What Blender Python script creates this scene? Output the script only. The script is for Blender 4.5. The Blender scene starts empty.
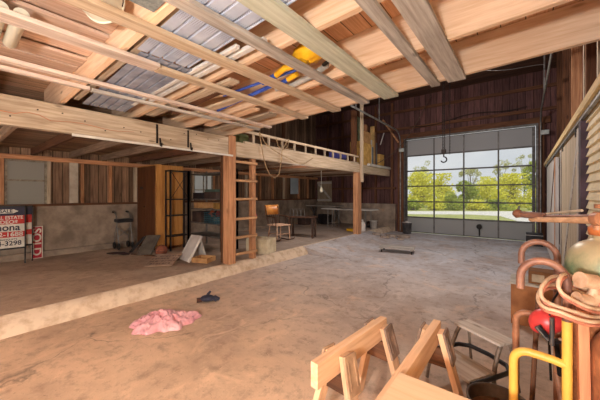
import bpy, math, random
from mathutils import Vector, Matrix
R = random.Random(7)
SC = bpy.context.scene
COL = SC.collection
YAW = math.radians(38.3); S = math.sin(YAW); CC = math.cos(YAW)
CAM_H = 1.5; FPX = 285.0; HZ = 194.0

def at(u, v, d):
    """point at depth d along the camera axis (used for measuring the room)"""
    r = (u-300)/FPX*d
    return Vector((CC*r - S*d, S*r + CC*d, CAM_H - (v-HZ)/FPX*d))

def lin(c):
    out = []
    for x in c:
        x /= 255.0
        out.append(x/12.92 if x <= .04045 else ((x+.055)/1.055)**2.4)
    return (out[0], out[1], out[2], 1.0)

# ------------------------------------------------------------------ materials
MATS = {}
def nt(name):
    m = bpy.data.materials.new(name); m.use_nodes = True
    t = m.node_tree; b = t.nodes['Principled BSDF']
    return m, t, b
def link(t, a, b): t.links.new(a, b)
def ramp(t, fac, stops):
    r = t.nodes.new('ShaderNodeValToRGB')
    while len(r.color_ramp.elements) < len(stops): r.color_ramp.elements.new(.5)
    for e, (p, c) in zip(r.color_ramp.elements, stops): e.position = p; e.color = c
    link(t, fac, r.inputs[0]); return r.outputs[0]
def noise(t, vec, scale, detail=5, rough=.55, dist=0):
    n = t.nodes.new('ShaderNodeTexNoise'); n.inputs['Scale'].default_value = scale
    n.inputs['Detail'].default_value = detail; n.inputs['Roughness'].default_value = rough
    n.inputs['Distortion'].default_value = dist
    link(t, vec, n.inputs['Vector']); return n.outputs['Fac']
def mapping(t, vec, sc):
    m = t.nodes.new('ShaderNodeMapping'); m.inputs['Scale'].default_value = sc
    link(t, vec, m.inputs['Vector']); return m.outputs[0]
def mixc(t, fac, a, b, mode='MIX'):
    n = t.nodes.new('ShaderNodeMix'); n.data_type = 'RGBA'; n.blend_type = mode
    for s, x in ((0, fac), (6, a), (7, b)):
        if isinstance(x, (int, float)): n.inputs[s].default_value = x
        elif isinstance(x, tuple): n.inputs[s].default_value = x
        else: link(t, x, n.inputs[s])
    return n.outputs[2]
def mathn(t, op, a, b=None):
    n = t.nodes.new('ShaderNodeMath'); n.operation = op
    for s, x in ((0, a), (1, b)):
        if x is None: continue
        if isinstance(x, (int, float)): n.inputs[s].default_value = x
        else: link(t, x, n.inputs[s])
    return n.outputs[0]
def bump(t, b, h, strength=.3, dist=.01):
    n = t.nodes.new('ShaderNodeBump'); n.inputs['Strength'].default_value = strength
    n.inputs['Distance'].default_value = dist
    link(t, h, n.inputs['Height']); link(t, n.outputs[0], b.inputs['Normal'])

def wood(name, light, dark, axis='x', rough=.75, plank=None, fine=30, stain=.35, knots=True, gap=.07):
    key = (name, axis)
    if key in MATS: return MATS[key]
    m, t, b = nt(name + '_' + axis)
    tc = t.nodes.new('ShaderNodeTexCoord').outputs['Object']
    oi = t.nodes.new('ShaderNodeObjectInfo').outputs['Random']
    off = t.nodes.new('ShaderNodeVectorMath'); off.operation = 'ADD'
    link(t, tc, off.inputs[0])
    cmb = t.nodes.new('ShaderNodeCombineXYZ'); k = mathn(t, 'MULTIPLY', oi, 37.0)
    for i in range(3): link(t, k, cmb.inputs[i])
    link(t, cmb.outputs[0], off.inputs[1]); vec = off.outputs[0]
    sc = {'x': (.06, 1, 1), 'y': (1, .06, 1), 'z': (1, 1, .06), 'n': (.6, .6, .6)}[axis]
    g = noise(t, mapping(t, vec, sc), fine, 6, .6, .4)
    st = noise(t, mapping(t, vec, tuple(min(1, q*5) for q in sc)), 2.2, 4, .6)
    col = ramp(t, g, [(.28, lin(dark)), (.62, lin(light))])
    dk = tuple(x*.55 for x in lin(dark)[:3]) + (1,)
    col = mixc(t, mathn(t, 'MULTIPLY', ramp(t, st, [(.45, (0, 0, 0, 1)), (.75, (1, 1, 1, 1))]), stain), col, dk)
    if knots:
        vo = t.nodes.new('ShaderNodeTexVoronoi'); vo.inputs['Scale'].default_value = 3.2
        ks = {'x': (.5, 1.6, 1.6), 'y': (1.6, .5, 1.6), 'z': (1.6, 1.6, .5), 'n': (1, 1, 1)}[axis]
        link(t, mapping(t, vec, ks), vo.inputs['Vector'])
        kf = ramp(t, vo.outputs['Distance'], [(.05, (1, 1, 1, 1)), (.10, (0, 0, 0, 1))])
        col = mixc(t, mathn(t, 'MULTIPLY', kf, .7), col, dk)
    if plank:
        pax, pw, var = plank
        sp = t.nodes.new('ShaderNodeSeparateXYZ'); link(t, tc, sp.inputs[0])
        q = mathn(t, 'DIVIDE', sp.outputs['xyz'.index(pax)], pw)
        fl = mathn(t, 'FLOOR', q); fr = mathn(t, 'FRACT', q)
        wn = t.nodes.new('ShaderNodeTexWhiteNoise'); wn.noise_dimensions = '1D'; link(t, fl, wn.inputs['W'])
        v = mathn(t, 'ADD', mathn(t, 'MULTIPLY', wn.outputs['Value'], var), 1-var*.6)
        cv = t.nodes.new('ShaderNodeCombineXYZ')
        for i in range(3): link(t, v, cv.inputs[i])
        col = mixc(t, 1.0, col, cv.outputs[0], 'MULTIPLY')
        e = mathn(t, 'LESS_THAN', fr, gap)
        col = mixc(t, mathn(t, 'MULTIPLY', e, .8), col, (.012, .008, .006, 1))
        h = mathn(t, 'SUBTRACT', mathn(t, 'MULTIPLY', g, .3), e)
        bump(t, b, h, .5, .012)
    else:
        bump(t, b, g, .25, .006)
    hv = t.nodes.new('ShaderNodeHueSaturation'); link(t, col, hv.inputs['Color'])
    link(t, mathn(t, 'ADD', mathn(t, 'MULTIPLY', oi, .3), .85), hv.inputs['Value'])
    link(t, hv.outputs[0], b.inputs['Base Color'])
    b.inputs['Roughness'].default_value = rough
    b.inputs['Specular IOR Level'].default_value = .25
    MATS[key] = m; return m

def mat(name, c, c2=None, rough=.6, metal=0, scale=6, trans=0, spec=.4, lo=.35, hi=.65, bmp=.15, alpha=None):
    if name in MATS: return MATS[name]
    m, t, b = nt(name)
    tc = t.nodes.new('ShaderNodeTexCoord').outputs['Object']
    n = noise(t, tc, scale, 6, .6)
    c2 = c2 or tuple(x*.75 for x in c)
    link(t, ramp(t, n, [(lo, lin(c2)), (hi, lin(c))]), b.inputs['Base Color'])
    b.inputs['Roughness'].default_value = rough; b.inputs['Metallic'].default_value = metal
    b.inputs['Specular IOR Level'].default_value = spec
    if bmp: bump(t, b, n, bmp, .004)
    MATS[name] = m; return m

PINE = lambda a: wood('pine', (216, 194, 168), (174, 148, 120), a, stain=.3)
OLDP = lambda a: wood('old_pine', (204, 186, 164), (150, 128, 106), a, stain=.5)
JOIST = lambda a: wood('joist_pine', (238, 206, 176), (214, 172, 136), a, stain=.2)
GREY = lambda a: wood('grey_board', (198, 190, 182), (140, 130, 122), a, stain=.45)
GREEN = lambda a: wood('treated_board', (196, 198, 182), (162, 162, 144), a, stain=.15)
RED = lambda a: wood('fir_post', (206, 152, 112), (152, 100, 68), a, stain=.5)
DARK = lambda a: wood('dark_timber', (118, 78, 54), (70, 44, 32), a, stain=.5)
PINK = lambda a: wood('pinkish_strip', (220, 202, 190), (170, 148, 134), a, stain=.2)

# ------------------------------------------------------------------ mesh builder
class MB:
    def __init__(s): s.v = []; s.f = []; s.sm = []
    def add(s, vs, fs, smooth=False):
        o = len(s.v); s.v += [Vector(p) for p in vs]
        for f in fs: s.f.append([o+i for i in f]); s.sm.append(smooth)
        return s
    def box(s, x0, x1, y0, y1, z0, z1):
        return s.add([(x0, y0, z0), (x1, y0, z0), (x1, y1, z0), (x0, y1, z0), (x0, y0, z1), (x1, y0, z1), (x1, y1, z1), (x0, y1, z1)],
              [(0, 3, 2, 1), (4, 5, 6, 7), (0, 1, 5, 4), (1, 2, 6, 5), (2, 3, 7, 6), (3, 0, 4, 7)])
    def obox(s, c, size, rot=None):
        c = Vector(c); M = rot or Matrix.Identity(3); a, b, d = (q/2 for q in size)
        vs = [c + M @ Vector((x*a, y*b, z*d)) for z in (-1, 1) for x, y in ((-1, -1), (1, -1), (1, 1), (-1, 1))]
        return s.add(vs, [(0, 3, 2, 1), (4, 5, 6, 7), (0, 1, 5, 4), (1, 2, 6, 5), (2, 3, 7, 6), (3, 0, 4, 7)])
    def bar(s, p, q, w, h, up=(0, 0, 1)):
        p = Vector(p); q = Vector(q); d = (q-p).normalized(); up = Vector(up)
        sd = d.cross(up).normalized(); u2 = sd.cross(d).normalized()
        vs = [e + sd*a*w/2 + u2*b*h/2 for e in (p, q) for a, b in ((-1, -1), (1, -1), (1, 1), (-1, 1))]
        return s.add(vs, [(0, 1, 2, 3), (7, 6, 5, 4), (0, 4, 5, 1), (1, 5, 6, 2), (2, 6, 7, 3), (3, 7, 4, 0)])
    def tube(s, pts, r, n=10, closed=False, flat=1.0):
        pts = [Vector(p) for p in pts]; N = len(pts); rings = []
        prev = None
        for i, p in enumerate(pts):
            if closed: d = pts[(i+1) % N] - pts[i-1]
            else: d = pts[min(i+1, N-1)] - pts[max(i-1, 0)]
            d.normalize()
            if prev is None:
                a = d.cross(Vector((0, 0, 1)))
                if a.length < .1: a = d.cross(Vector((1, 0, 0)))
            else: a = prev - d*prev.dot(d)
            a.normalize(); prev = a; b = d.cross(a)
            rr = r[i] if isinstance(r, (list, tuple)) else r
            rings.append([p + (a*math.cos(2*math.pi*k/n) + b*math.sin(2*math.pi*k/n)*flat)*rr for k in range(n)])
        o = [q for g in rings for q in g]; fs = []
        for i in range(N if closed else N-1):
            j = (i+1) % N
            for k in range(n): fs.append((i*n+k, i*n+(k+1) % n, j*n+(k+1) % n, j*n+k))
        s.add(o, fs, True)
        if not closed:
            s.add(rings[0], [tuple(range(n))[::-1]]); s.add(rings[-1], [tuple(range(n))])
        return s
    def cyl(s, p, q, r, r2=None, n=20, caps=True):
        p = Vector(p); q = Vector(q); d = (q-p).normalized()
        a = d.cross(Vector((0, 0, 1)))
        if a.length < .1: a = d.cross(Vector((1, 0, 0)))
        a.normalize(); b = d.cross(a); r2 = r if r2 is None else r2
        A = [p+(a*math.cos(2*math.pi*k/n)+b*math.sin(2*math.pi*k/n))*r for k in range(n)]
        B = [q+(a*math.cos(2*math.pi*k/n)+b*math.sin(2*math.pi*k/n))*r2 for k in range(n)]
        s.add(A+B, [(k, (k+1) % n, n+(k+1) % n, n+k) for k in range(n)], True)
        if caps: s.add(A, [tuple(range(n))[::-1]]); s.add(B, [tuple(range(n))])
        return s
    def lathe(s, c, prof, n=28):
        c = Vector(c); vs = []; fs = []
        for r, z in prof:
            vs += [c+Vector((r*math.cos(2*math.pi*k/n), r*math.sin(2*math.pi*k/n), z)) for k in range(n)]
        for i in range(len(prof)-1):
            for k in range(n): fs.append((i*n+k, i*n+(k+1) % n, (i+1)*n+(k+1) % n, (i+1)*n+k))
        return s.add(vs, fs, True)
    def sphere(s, c, r, n=16, sq=(1, 1, 1)):
        prof = [(max(r*math.sin(math.pi*i/n), .0004), -r*math.cos(math.pi*i/n)) for i in range(n+1)]
        o = len(s.v); s.lathe((0, 0, 0), prof, n*2)
        for i in range(o, len(s.v)):
            q = s.v[i]; s.v[i] = Vector((q.x*sq[0], q.y*sq[1], q.z*sq[2])) + Vector(c)
        return s
    def prism(s, poly, h):
        """poly: list of 3D points (planar), extruded by vector h"""
        poly = [Vector(p) for p in poly]; h = Vector(h); n = len(poly)
        vs = poly + [p+h for p in poly]
        return s.add(vs, [tuple(range(n))[::-1], tuple(range(n, 2*n))] + [(k, (k+1) % n, n+(k+1) % n, n+k) for k in range(n)])
    def xf(s, M):
        s.v = [M @ p for p in s.v]; return s
    def build(s, name, m, parent=None, local=False, bev=0, at0=None):
        off = Vector((0, 0, 0))
        if parent is not None and not local:
            off = Vector(parent.location)
            if parent.parent is not None: off += Vector(parent.parent.location)
        if at0 is not None: off = Vector(at0)
        me = bpy.data.meshes.new(name)
        me.from_pydata([tuple(p-off) for p in s.v], [], s.f)
        me.polygons.foreach_set('use_smooth', s.sm)
        if isinstance(m, (list, tuple)):
            for q in m: me.materials.append(q)
        else: me.materials.append(m)
        me.update()
        import bmesh
        bm = bmesh.new(); bm.from_mesh(me); bmesh.ops.recalc_face_normals(bm, faces=bm.faces); bm.to_mesh(me); bm.free()
        o = bpy.data.objects.new(name, me); COL.objects.link(o)
        if parent is not None: o.parent = parent
        elif at0 is not None: o.location = off
        if bev:
            b = o.modifiers.new('edge', 'BEVEL'); b.width = bev; b.segments = 2; b.limit_method = 'ANGLE'
        return o

def tag(o, label, cat, group=None, kind=None):
    if label: o['label'] = label
    if cat: o['category'] = cat
    if group: o['group'] = group
    if kind: o['kind'] = kind
    return o
def thing(name, label, cat, loc=(0, 0, 0), rz=0, group=None):
    o = bpy.data.objects.new(name, None); COL.objects.link(o)
    o.location = loc; o.rotation_euler = (0, 0, rz); o.empty_display_size = .1
    return tag(o, label, cat, group)
def struct(o): o['kind'] = 'structure'; return o
def text(body, size, m, parent, M, name='lettering', ext=.0008, sx=1.0, align='LEFT'):
    cu = bpy.data.curves.new(name, 'FONT'); cu.body = body; cu.size = size; cu.extrude = ext; cu.align_x = align; cu.offset = size*.02
    t = bpy.data.objects.new('tmp', cu); COL.objects.link(t)
    bpy.context.view_layer.update()
    dg = bpy.context.evaluated_depsgraph_get()
    me = bpy.data.meshes.new_from_object(t.evaluated_get(dg)); bpy.data.objects.remove(t)
    me.transform(M @ Matrix.Diagonal((sx, 1, 1, 1)))
    off = Vector((0, 0, 0)); p = parent
    while p is not None: off += Vector(p.location); p = p.parent
    me.transform(Matrix.Translation(-off))
    me.materials.clear(); me.materials.append(m)
    o = bpy.data.objects.new(name, me); COL.objects.link(o); o.parent = parent
    return o

# ------------------------------------------------------------------ camera, world, lights
cam = bpy.data.cameras.new('camera'); co = bpy.data.objects.new('camera', cam); COL.objects.link(co)
co.location = (0, 0, CAM_H); co.rotation_euler = (math.radians(90), 0, YAW)
cam.sensor_width = 36; cam.lens = FPX/600*36; cam.shift_y = -(HZ-200)/600*-1; cam.clip_end = 400
cam.shift_y = -(200-HZ)/600
SC.camera = co
SC.view_settings.view_transform = 'Standard'; SC.view_settings.look = 'None'; SC.view_settings.gamma = 1
SC.view_settings.exposure = 0.0
w = bpy.data.worlds.new('sky'); SC.world = w; w.use_nodes = True; t = w.node_tree
bg = t.nodes['Background']; tc = t.nodes.new('ShaderNodeTexCoord')
n = noise(t, mapping(t, tc.outputs['Generated'], (1, 1, 3)), 2.5, 5, .5)
link(t, ramp(t, n, [(.3, (.76, .80, .85, 1)), (.7, (.95, .96, .97, 1))]), bg.inputs[0]); bg.inputs[1].default_value = .9

def area(name, loc, size, power, color, rot, sy=None):
    l = bpy.data.lights.new(name, 'AREA'); l.energy = power; l.color = color; l.size = size
    if sy: l.shape = 'RECTANGLE'; l.size_y = sy
    o = bpy.data.objects.new(name, l); COL.objects.link(o); o.location = loc; o.rotation_euler = rot; return o
def point(name, loc, r, power, color):
    l = bpy.data.lights.new(name, 'POINT'); l.energy = power; l.color = color; l.shadow_soft_size = r
    o = bpy.data.objects.new(name, l); COL.objects.link(o); o.location = loc; return o
point('flash_lamp', (-.20, -1.35, 1.5), .12, 470, (1, .955, .91))
point('bay_fill', (-1.8, 6.2, 3.6), .3, 260, (1, .92, .86))  # added invisible fill that brightens the open bay, no fixture here
point('loft_fill', (-5.2, 6.4, 1.9), .2, 36, (1, .9, .8))  # unseen fill added to lift the dark space under the loft
point('slab_fill', (-5.4, -.6, 1.6), .2, 12, (1, .9, .8))  # weak added fill over the near slab, not a real lamp
sun = bpy.data.lights.new('sun', 'SUN'); sun.energy = 2.6; sun.angle = .2; sun.color = (1, .95, .85)
so = bpy.data.objects.new('sun', sun); COL.objects.link(so); so.rotation_euler = (math.radians(38), 0, math.radians(20))

# ------------------------------------------------------------------ THE SETTING
def floor_mat(name, warm, cool, dark, crack=.8, lo=-4, hi=9):
    m, t, b = nt(name)
    g = t.nodes.new('ShaderNodeTexCoord').outputs['Object']
    n1 = noise(t, g, .9, 7, .62, .3); n2 = noise(t, g, 7, 8, .7); n3 = noise(t, g, 55, 4, .6)
    sp = t.nodes.new('ShaderNodeSeparateXYZ'); link(t, g, sp.inputs[0])
    y = mathn(t, 'ADD', sp.outputs[1], mathn(t, 'MULTIPLY', n1, 3.0))
    yf = mathn(t, 'DIVIDE', mathn(t, 'SUBTRACT', y, 3.2), 4.5)
    col = mixc(t, ramp(t, yf, [(0, (0, 0, 0, 1)), (1, (1, 1, 1, 1))]), lin(warm), lin(cool))
    col = mixc(t, mathn(t, 'MULTIPLY', ramp(t, n1, [(.42, (0, 0, 0, 1)), (.66, (1, 1, 1, 1))]), .55), col, lin(dark))
    col = mixc(t, mathn(t, 'MULTIPLY', ramp(t, n2, [(.50, (0, 0, 0, 1)), (.66, (1, 1, 1, 1))]), .6), col, lin(dark))
    col = mixc(t, mathn(t, 'MULTIPLY', ramp(t, n3, [(.62, (0, 0, 0, 1)), (.72, (1, 1, 1, 1))]), .5), col, tuple(x*.4 for x in lin(dark)[:3])+(1,))
    # pale worn blotches and dark oily specks
    n5 = noise(t, mapping(t, g, (1, .45, 1)), 4.2, 8, .75, 1.0)
    col = mixc(t, mathn(t, 'MULTIPLY', ramp(t, n5, [(.55, (0, 0, 0, 1)), (.63, (1, 1, 1, 1))]), .4), col, mixc(t, ramp(t, yf, [(0, (0, 0, 0, 1)), (1, (1, 1, 1, 1))]), lin(tuple(min(255, x*1.08) for x in warm)), lin(tuple(min(255, x*1.12) for x in cool))))
    n6 = noise(t, g, 13, 5, .7, 1.5)
    col = mixc(t, mathn(t, 'MULTIPLY', ramp(t, n6, [(.66, (0, 0, 0, 1)), (.70, (1, 1, 1, 1))]), .7), col, tuple(x*.45 for x in lin(dark)[:3])+(1,))
    n4 = noise(t, g, 2.3, 6, .7, .5)
    col = mixc(t, mathn(t, 'MULTIPLY', ramp(t, n4, [(.56, (0, 0, 0, 1)), (.7, (1, 1, 1, 1))]), .45), col, lin(tuple(min(255, x*1.16) for x in warm)))
    if crack:
        # wobbly cracks
        nd = t.nodes.new('ShaderNodeTexNoise'); nd.inputs['Scale'].default_value = 2.5; nd.inputs['Detail'].default_value = 5
        link(t, g, nd.inputs['Vector'])
        wv = t.nodes.new('ShaderNodeVectorMath'); wv.operation = 'MULTIPLY_ADD'
        link(t, nd.outputs['Color'], wv.inputs[0]); wv.inputs[1].default_value = (.7, .7, 0); link(t, g, wv.inputs[2])
        vo = t.nodes.new('ShaderNodeTexVoronoi'); vo.feature = 'DISTANCE_TO_EDGE'; vo.inputs['Scale'].default_value = .42
        link(t, wv.outputs[0], vo.inputs['Vector'])
        cf = ramp(t, vo.outputs['Distance'], [(.001, (1, 1, 1, 1)), (.006, (0, 0, 0, 1))])
        cf2 = ramp(t, noise(t, g, 1.4, 3), [(.42, (0, 0, 0, 1)), (.55, (1, 1, 1, 1))])
        col = mixc(t, mathn(t, 'MULTIPLY', mathn(t, 'MULTIPLY', cf, cf2), crack*.75), col, (.10, .075, .06, 1))
    link(t, col, b.inputs['Base Color'])
    link(t, ramp(t, n1, [(.3, (.5, .5, .5, 1)), (.7, (.8, .8, .8, 1))]), b.inputs['Roughness'])
    b.inputs['Specular IOR Level'].default_value = .35
    bump(t, b, mathn(t, 'ADD', n2, mathn(t, 'MULTIPLY', n3, .4)), .35, .012)
    return m
FLOORM = floor_mat('concrete_floor', (220, 186, 156), (200, 196, 200), (150, 122, 102))
SLABM = floor_mat('slab_concrete', (192, 164, 140), (166, 150, 140), (136, 114, 98), .3)
CURBM = mat('rough_curb', (222, 200, 176), (188, 158, 130), .9, scale=7, bmp=.5, lo=.3, hi=.55)

def grid(x0, x1, y0, y1, z, nx, ny, amp=0, fn=None):
    mb = MB(); vs = []; fs = []
    for j in range(ny+1):
        for i in range(nx+1):
            x = x0+(x1-x0)*i/nx; y = y0+(y1-y0)*j/ny
            vs.append((x, y, z + (fn(x, y) if fn else 0)))
    for j in range(ny):
        for i in range(nx):
            a = j*(nx+1)+i; fs.append((a, a+1, a+nx+2, a+nx+1))
    return mb.add(vs, fs, True)
XW, XR, YF, YB, ZT = -8.0, .47, 11.44, -3.2, 5.3
fl = MB().box(-8.3, 1.0, YB, YF+.1, -.12, 0.0)
struct(fl.build('floor', FLOORM))
# raised slab with a broken, sloping edge
sl = MB(); prof = [(-4.24, 0), (-4.27, .05), (-4.31, .11), (-4.37, .16), (-4.45, .18)]
ys = [YB + i*.12 for i in range(int((YF-YB)/.12)+2)]
vs = []; fs = []
for j, y in enumerate(ys):
    for i, (x, z) in enumerate(prof):
        a = .025 if 0 < i < 4 else (.018 if i == 0 else 0)
        vs.append((x + a*(math.sin(y*3.1+i)+math.sin(y*7.7+i*2.1)+R.uniform(-.7, .7))*.5, y, z + (R.uniform(-.008, .008) if 0 < i < 4 else 0)))
for j in range(len(ys)-1):
    for i in range(4): fs.append((j*5+i, j*5+i+1, (j+1)*5+i+1, (j+1)*5+i))
trim = MB().add(vs, fs, True)
sb = MB().box(-8.0, -4.45, YB, YF, 0.001, .18).build('floor_slab', SLABM); struct(sb)
cb = trim.build('curb', CURBM, sb)
# concrete ramp down from the slab
rp = MB().add([(-4.4, 5.7, .001), (-3.4, 5.7, .001), (-4.4, 5.7, .178), (-4.4, 9.6, .001), (-3.15, 9.6, .001), (-4.4, 9.6, .178)],
     [(0, 1, 2), (3, 5, 4), (1, 4, 5, 2), (0, 3, 4, 1), (0, 2, 5, 3)])
struct(rp.build('floor_ramp', FLOORM))

SID_L = wood('barn_siding', (160, 126, 100), (92, 68, 54), 'z', plank=('y', .17, .75), stain=.6, gap=.09)
SID_F = wood('far_siding', (122, 84, 80), (72, 48, 50), 'z', plank=('x', .2, .6), stain=.5, gap=.08)
SID_R = wood('side_siding', (100, 74, 84), (58, 42, 52), 'z', plank=('y', .22, .6), stain=.5, gap=.08)
BLOCK = mat('stained_wall_concrete', (164, 146, 130), (122, 106, 94), .9, scale=3, bmp=.4)
# left wall: concrete base, siding with two window openings
wl = MB()
def wall_rects(mb, f, a0, a1, z0, z1, holes):
    """rectangles in the (a, z) plane around the holes; f(a0,a1,z0,z1) adds a box"""
    cuts = sorted({a0, a1, *[h[0] for h in holes], *[h[1] for h in holes]})
    for p, q in zip(cuts, cuts[1:]):
        hs = sorted([(h[2], h[3]) for h in holes if h[0] <= p+1e-6 and h[1] >= q-1e-6]); z = z0
        for lo, hi in hs:
            if lo > z: f(p, q, z, lo)
            z = hi
        if z < z1: f(p, q, z, z1)
holesL = [(.84, 1.41, 1.24, 2.20), (4.9, 5.56, 1.37, 2.16)]
wall_rects(wl, lambda a, b, c, d: wl.box(XW-.14, XW-.1, a, b, c, d), YB, YF+.1, 1.2, ZT, holesL)
wlo = struct(wl.build('wall_left', SID_L))
cw = MB().box(XW-.2, XW+.02, YB, YF, 0, 1.24); cw.box(XW-.2, XW+.1, YB, YF, .18, .30)
cwo = cw.build('concrete_base', BLOCK, wlo)
tpl = MB().box(XW-.1, XW+.06, YB, YF, 2.2, 2.29).build('top_plate', RED('y'), wlo)
sill = MB().box(XW-.1, XW+.03, YB, YF, 1.24, 1.29).build('sill_plate', DARK('y'), wlo)
for i, y in enumerate([-.4, .2, .76, 1.46, 2.05, 2.62, 3.2, 3.8, 4.4, 4.84, 5.6, 6.3, 7.0, 7.7, 8.4, 9.1, 10.1, 10.8]):
    MB().box(XW-.1, XW-.01, y-.03, y+.03, 1.29, 2.2).build('stud', (RED if i % 3 else OLDP)('z'), wlo)
for y in (3.0, 6.2, 9.0):   # studs of the open upper wall
    MB().box(XW-.1, XW, y, y+.12, 2.5, ZT).build('upper_stud', DARK('z'), wlo)
MB().box(XW-.1, XW-.03, YB, YF, 3.6, 3.72).build('upper_girt', DARK('y'), wlo)
# windows in the left wall
FRM = mat('weathered_frame_paint', (150, 138, 122), (104, 92, 78), .7, scale=12)
def glass(name, tint, ro, mixf, alb):
    m, t, b = nt(name); out = t.nodes['Material Output']
    tr = t.nodes.new('ShaderNodeBsdfTransparent'); tr.inputs[0].default_value = tint
    b.inputs['Base Color'].default_value = alb; b.inputs['Roughness'].default_value = ro
    mx = t.nodes.new('ShaderNodeMixShader'); mx.inputs[0].default_value = mixf
    b.inputs['Specular IOR Level'].default_value = .05
    link(t, tr.outputs[0], mx.inputs[1]); link(t, b.outputs[0], mx.inputs[2]); link(t, mx.outputs[0], out.inputs[0]); return m
GCLEAR = glass('clear_acrylic', (.97, .98, .98, 1), .08, .07, (.7, .7, .7, 1))
GDIRTY = glass('dirty_glass', (.55, .52, .47, 1), .4, .8, (.33, .31, .28, 1))
GFOG = glass('fogged_panel', (.6, .6, .6, 1), .5, .78, (.42, .42, .43, 1))
GCURT = glass('pale_curtained_glass', (.8, .8, .78, 1), .5, .55, (.6, .6, .56, 1))
def window(n, y0, y1, z0, z1, gm, bars_y=(), bars_z=()):
    x = XW-.1; f = MB(); wd = .035
    for a in (y0, y1-wd): f.box(x, x+.06, a, a+wd, z0, z1)
    for a in (z0, z1-wd): f.box(x, x+.06, y0+wd, y1-wd, a, a+wd)
    for a in bars_y: f.box(x+.005, x+.05, a-.015, a+.015, z0+wd, z1-wd)
    for a in bars_z: f.box(x+.006, x+.049, y0+wd, y1-wd, a-.018, a+.018)
    o = struct(f.build('window_%d' % n, FRM)); MB().box(x+.015, x+.025, y0+wd, y1-wd, z0+wd, z1-wd).build('glass_pane', gm, o)
window(1, .80, 1.43, 1.22, 2.2, GDIRTY, (), (1.78,))
window(2, 4.88, 5.58, 1.36, 2.17, GCURT, (5.24,), (1.63,))

# far wall with the garage door opening
wf = MB()
wall_rects(wf, lambda a, b, c, d: wf.box(a, b, YF+.06, YF+.1, c, d), XW-.14, 1.0, 0, ZT, [(-3.70, .27, 0, 3.63)])
wfo = struct(wf.build('wall_far', SID_F))
MB().box(XW, -4.1, YF-.06, YF+.06, 0, 1.1).build('concrete_base', BLOCK, wfo)
for z in (4.05, 4.75): MB().box(XW, .9, YF, YF+.06, z, z+.1).build('girt', DARK('x'), wfo)
MB().box(-3.95, .6, YF-.04, YF+.06, 3.66, 3.86).build('header', DARK('x'), wfo)
for x in (-7.4, -6.6, -5.8, -5.0, -4.3): MB().box(x, x+.08, YF-.02, YF+.06, 1.1, 5.2).build('stud', DARK('z'), wfo)
MB().box(XW, -4.1, YF-.04, YF+.04, 1.7, 1.78).build('girt', DARK('x'), wfo)
MB().box(-3.98, -3.76, YF-.12, YF+.06, 0, 3.66).build('door_jamb', DARK('z'), wfo)
MB().box(.33, .46, YF-.10, YF+.06, 0, 3.66).build('door_jamb', DARK('z'), wfo)

# garage door
STEEL = mat('door_frame_metal', (120, 116, 114), (84, 80, 80), .5, .5, scale=10)
DKST = mat('dark_door_rail', (96, 92, 92), (66, 62, 62), .5, .4, scale=10)
dr = struct(MB().box(-3.78, -3.72, YF-.07, YF-.01, 0, 3.66).box(.26, .32, YF-.07, YF-.01, 0, 3.66).box(-3.78, .32, YF-.05, YF+.0, 3.62, 3.68).build('door_1', STEEL))
xs = [-3.71, -2.66, -1.69, -.69, .25]; zs = [.03, .61, 1.21, 1.80, 2.39, 2.98, 3.6]
for i in range(6):
    f = MB(); z0, z1 = zs[i], zs[i+1]; y0, y1 = YF-.03, YF+.015
    f.box(xs[0], xs[-1], y0-.01, y1, z0, z0+.022); f.box(xs[0], xs[-1], y0-.01, y1, z1-.026, z1-.004)
    for k, x in enumerate(xs):
        ww = .022 if 0 < k < 4 else .04; a = x-ww if 0 < k < 4 else (x if k == 0 else x-2*ww)
        f.box(a, a+2*ww if 0 < k < 4 else a+2*ww, y0, y1-.005, z0+.022, z1-.026)
    so_ = f.build('door_section', DKST if 0 < i < 5 else STEEL, dr)
    gm = GFOG if i in (0, 5) else GCLEAR
    MB().box(xs[0]+.03, xs[-1]-.03, YF-.012, YF-.004, z0+.022, z1-.026).build('glazing', gm, so_)
hk = MB(); hk.cyl((-1.22, YF-.1, .39), (-1.22, YF-.04, .39), .085, n=20); hk.cyl((-1.22, YF-.07, .31), (-1.22, YF-.07, .08), .02)
hk.build('lock_handle', mat('black_rubber', (46, 40, 38), (28, 24, 22), .7), dr)
# steel tracks: up the jambs, then back under the roof
TRK = mat('galvanised_track', (170, 168, 166), (116, 112, 110), .45, .6, scale=9)
for x in (-3.86, .37):
    pts = [(x, YF-.16, 0.05), (x, YF-.16, 3.45)] + [(x, YF-.16-.5*(1-math.cos(a)), 3.45+.5*math.sin(a)) for a in [math.pi/2*k/8 for k in range(1, 9)]] + [(x, 6.3 if x > 0 else 7.2, 4.0)]
    m_ = MB().tube(pts, .035, 8, flat=.6)
    m_.bar((x, 6.6 if x > 0 else 7.5, 4.0), (x, 6.6 if x > 0 else 7.5, 5.28), .03, .03, (1, 0, 0)).bar((x, 9.2, 4.0), (x, 9.2, 5.28), .03, .03, (1, 0, 0))
    tr = m_.build('door_track', TRK, dr)

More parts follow.
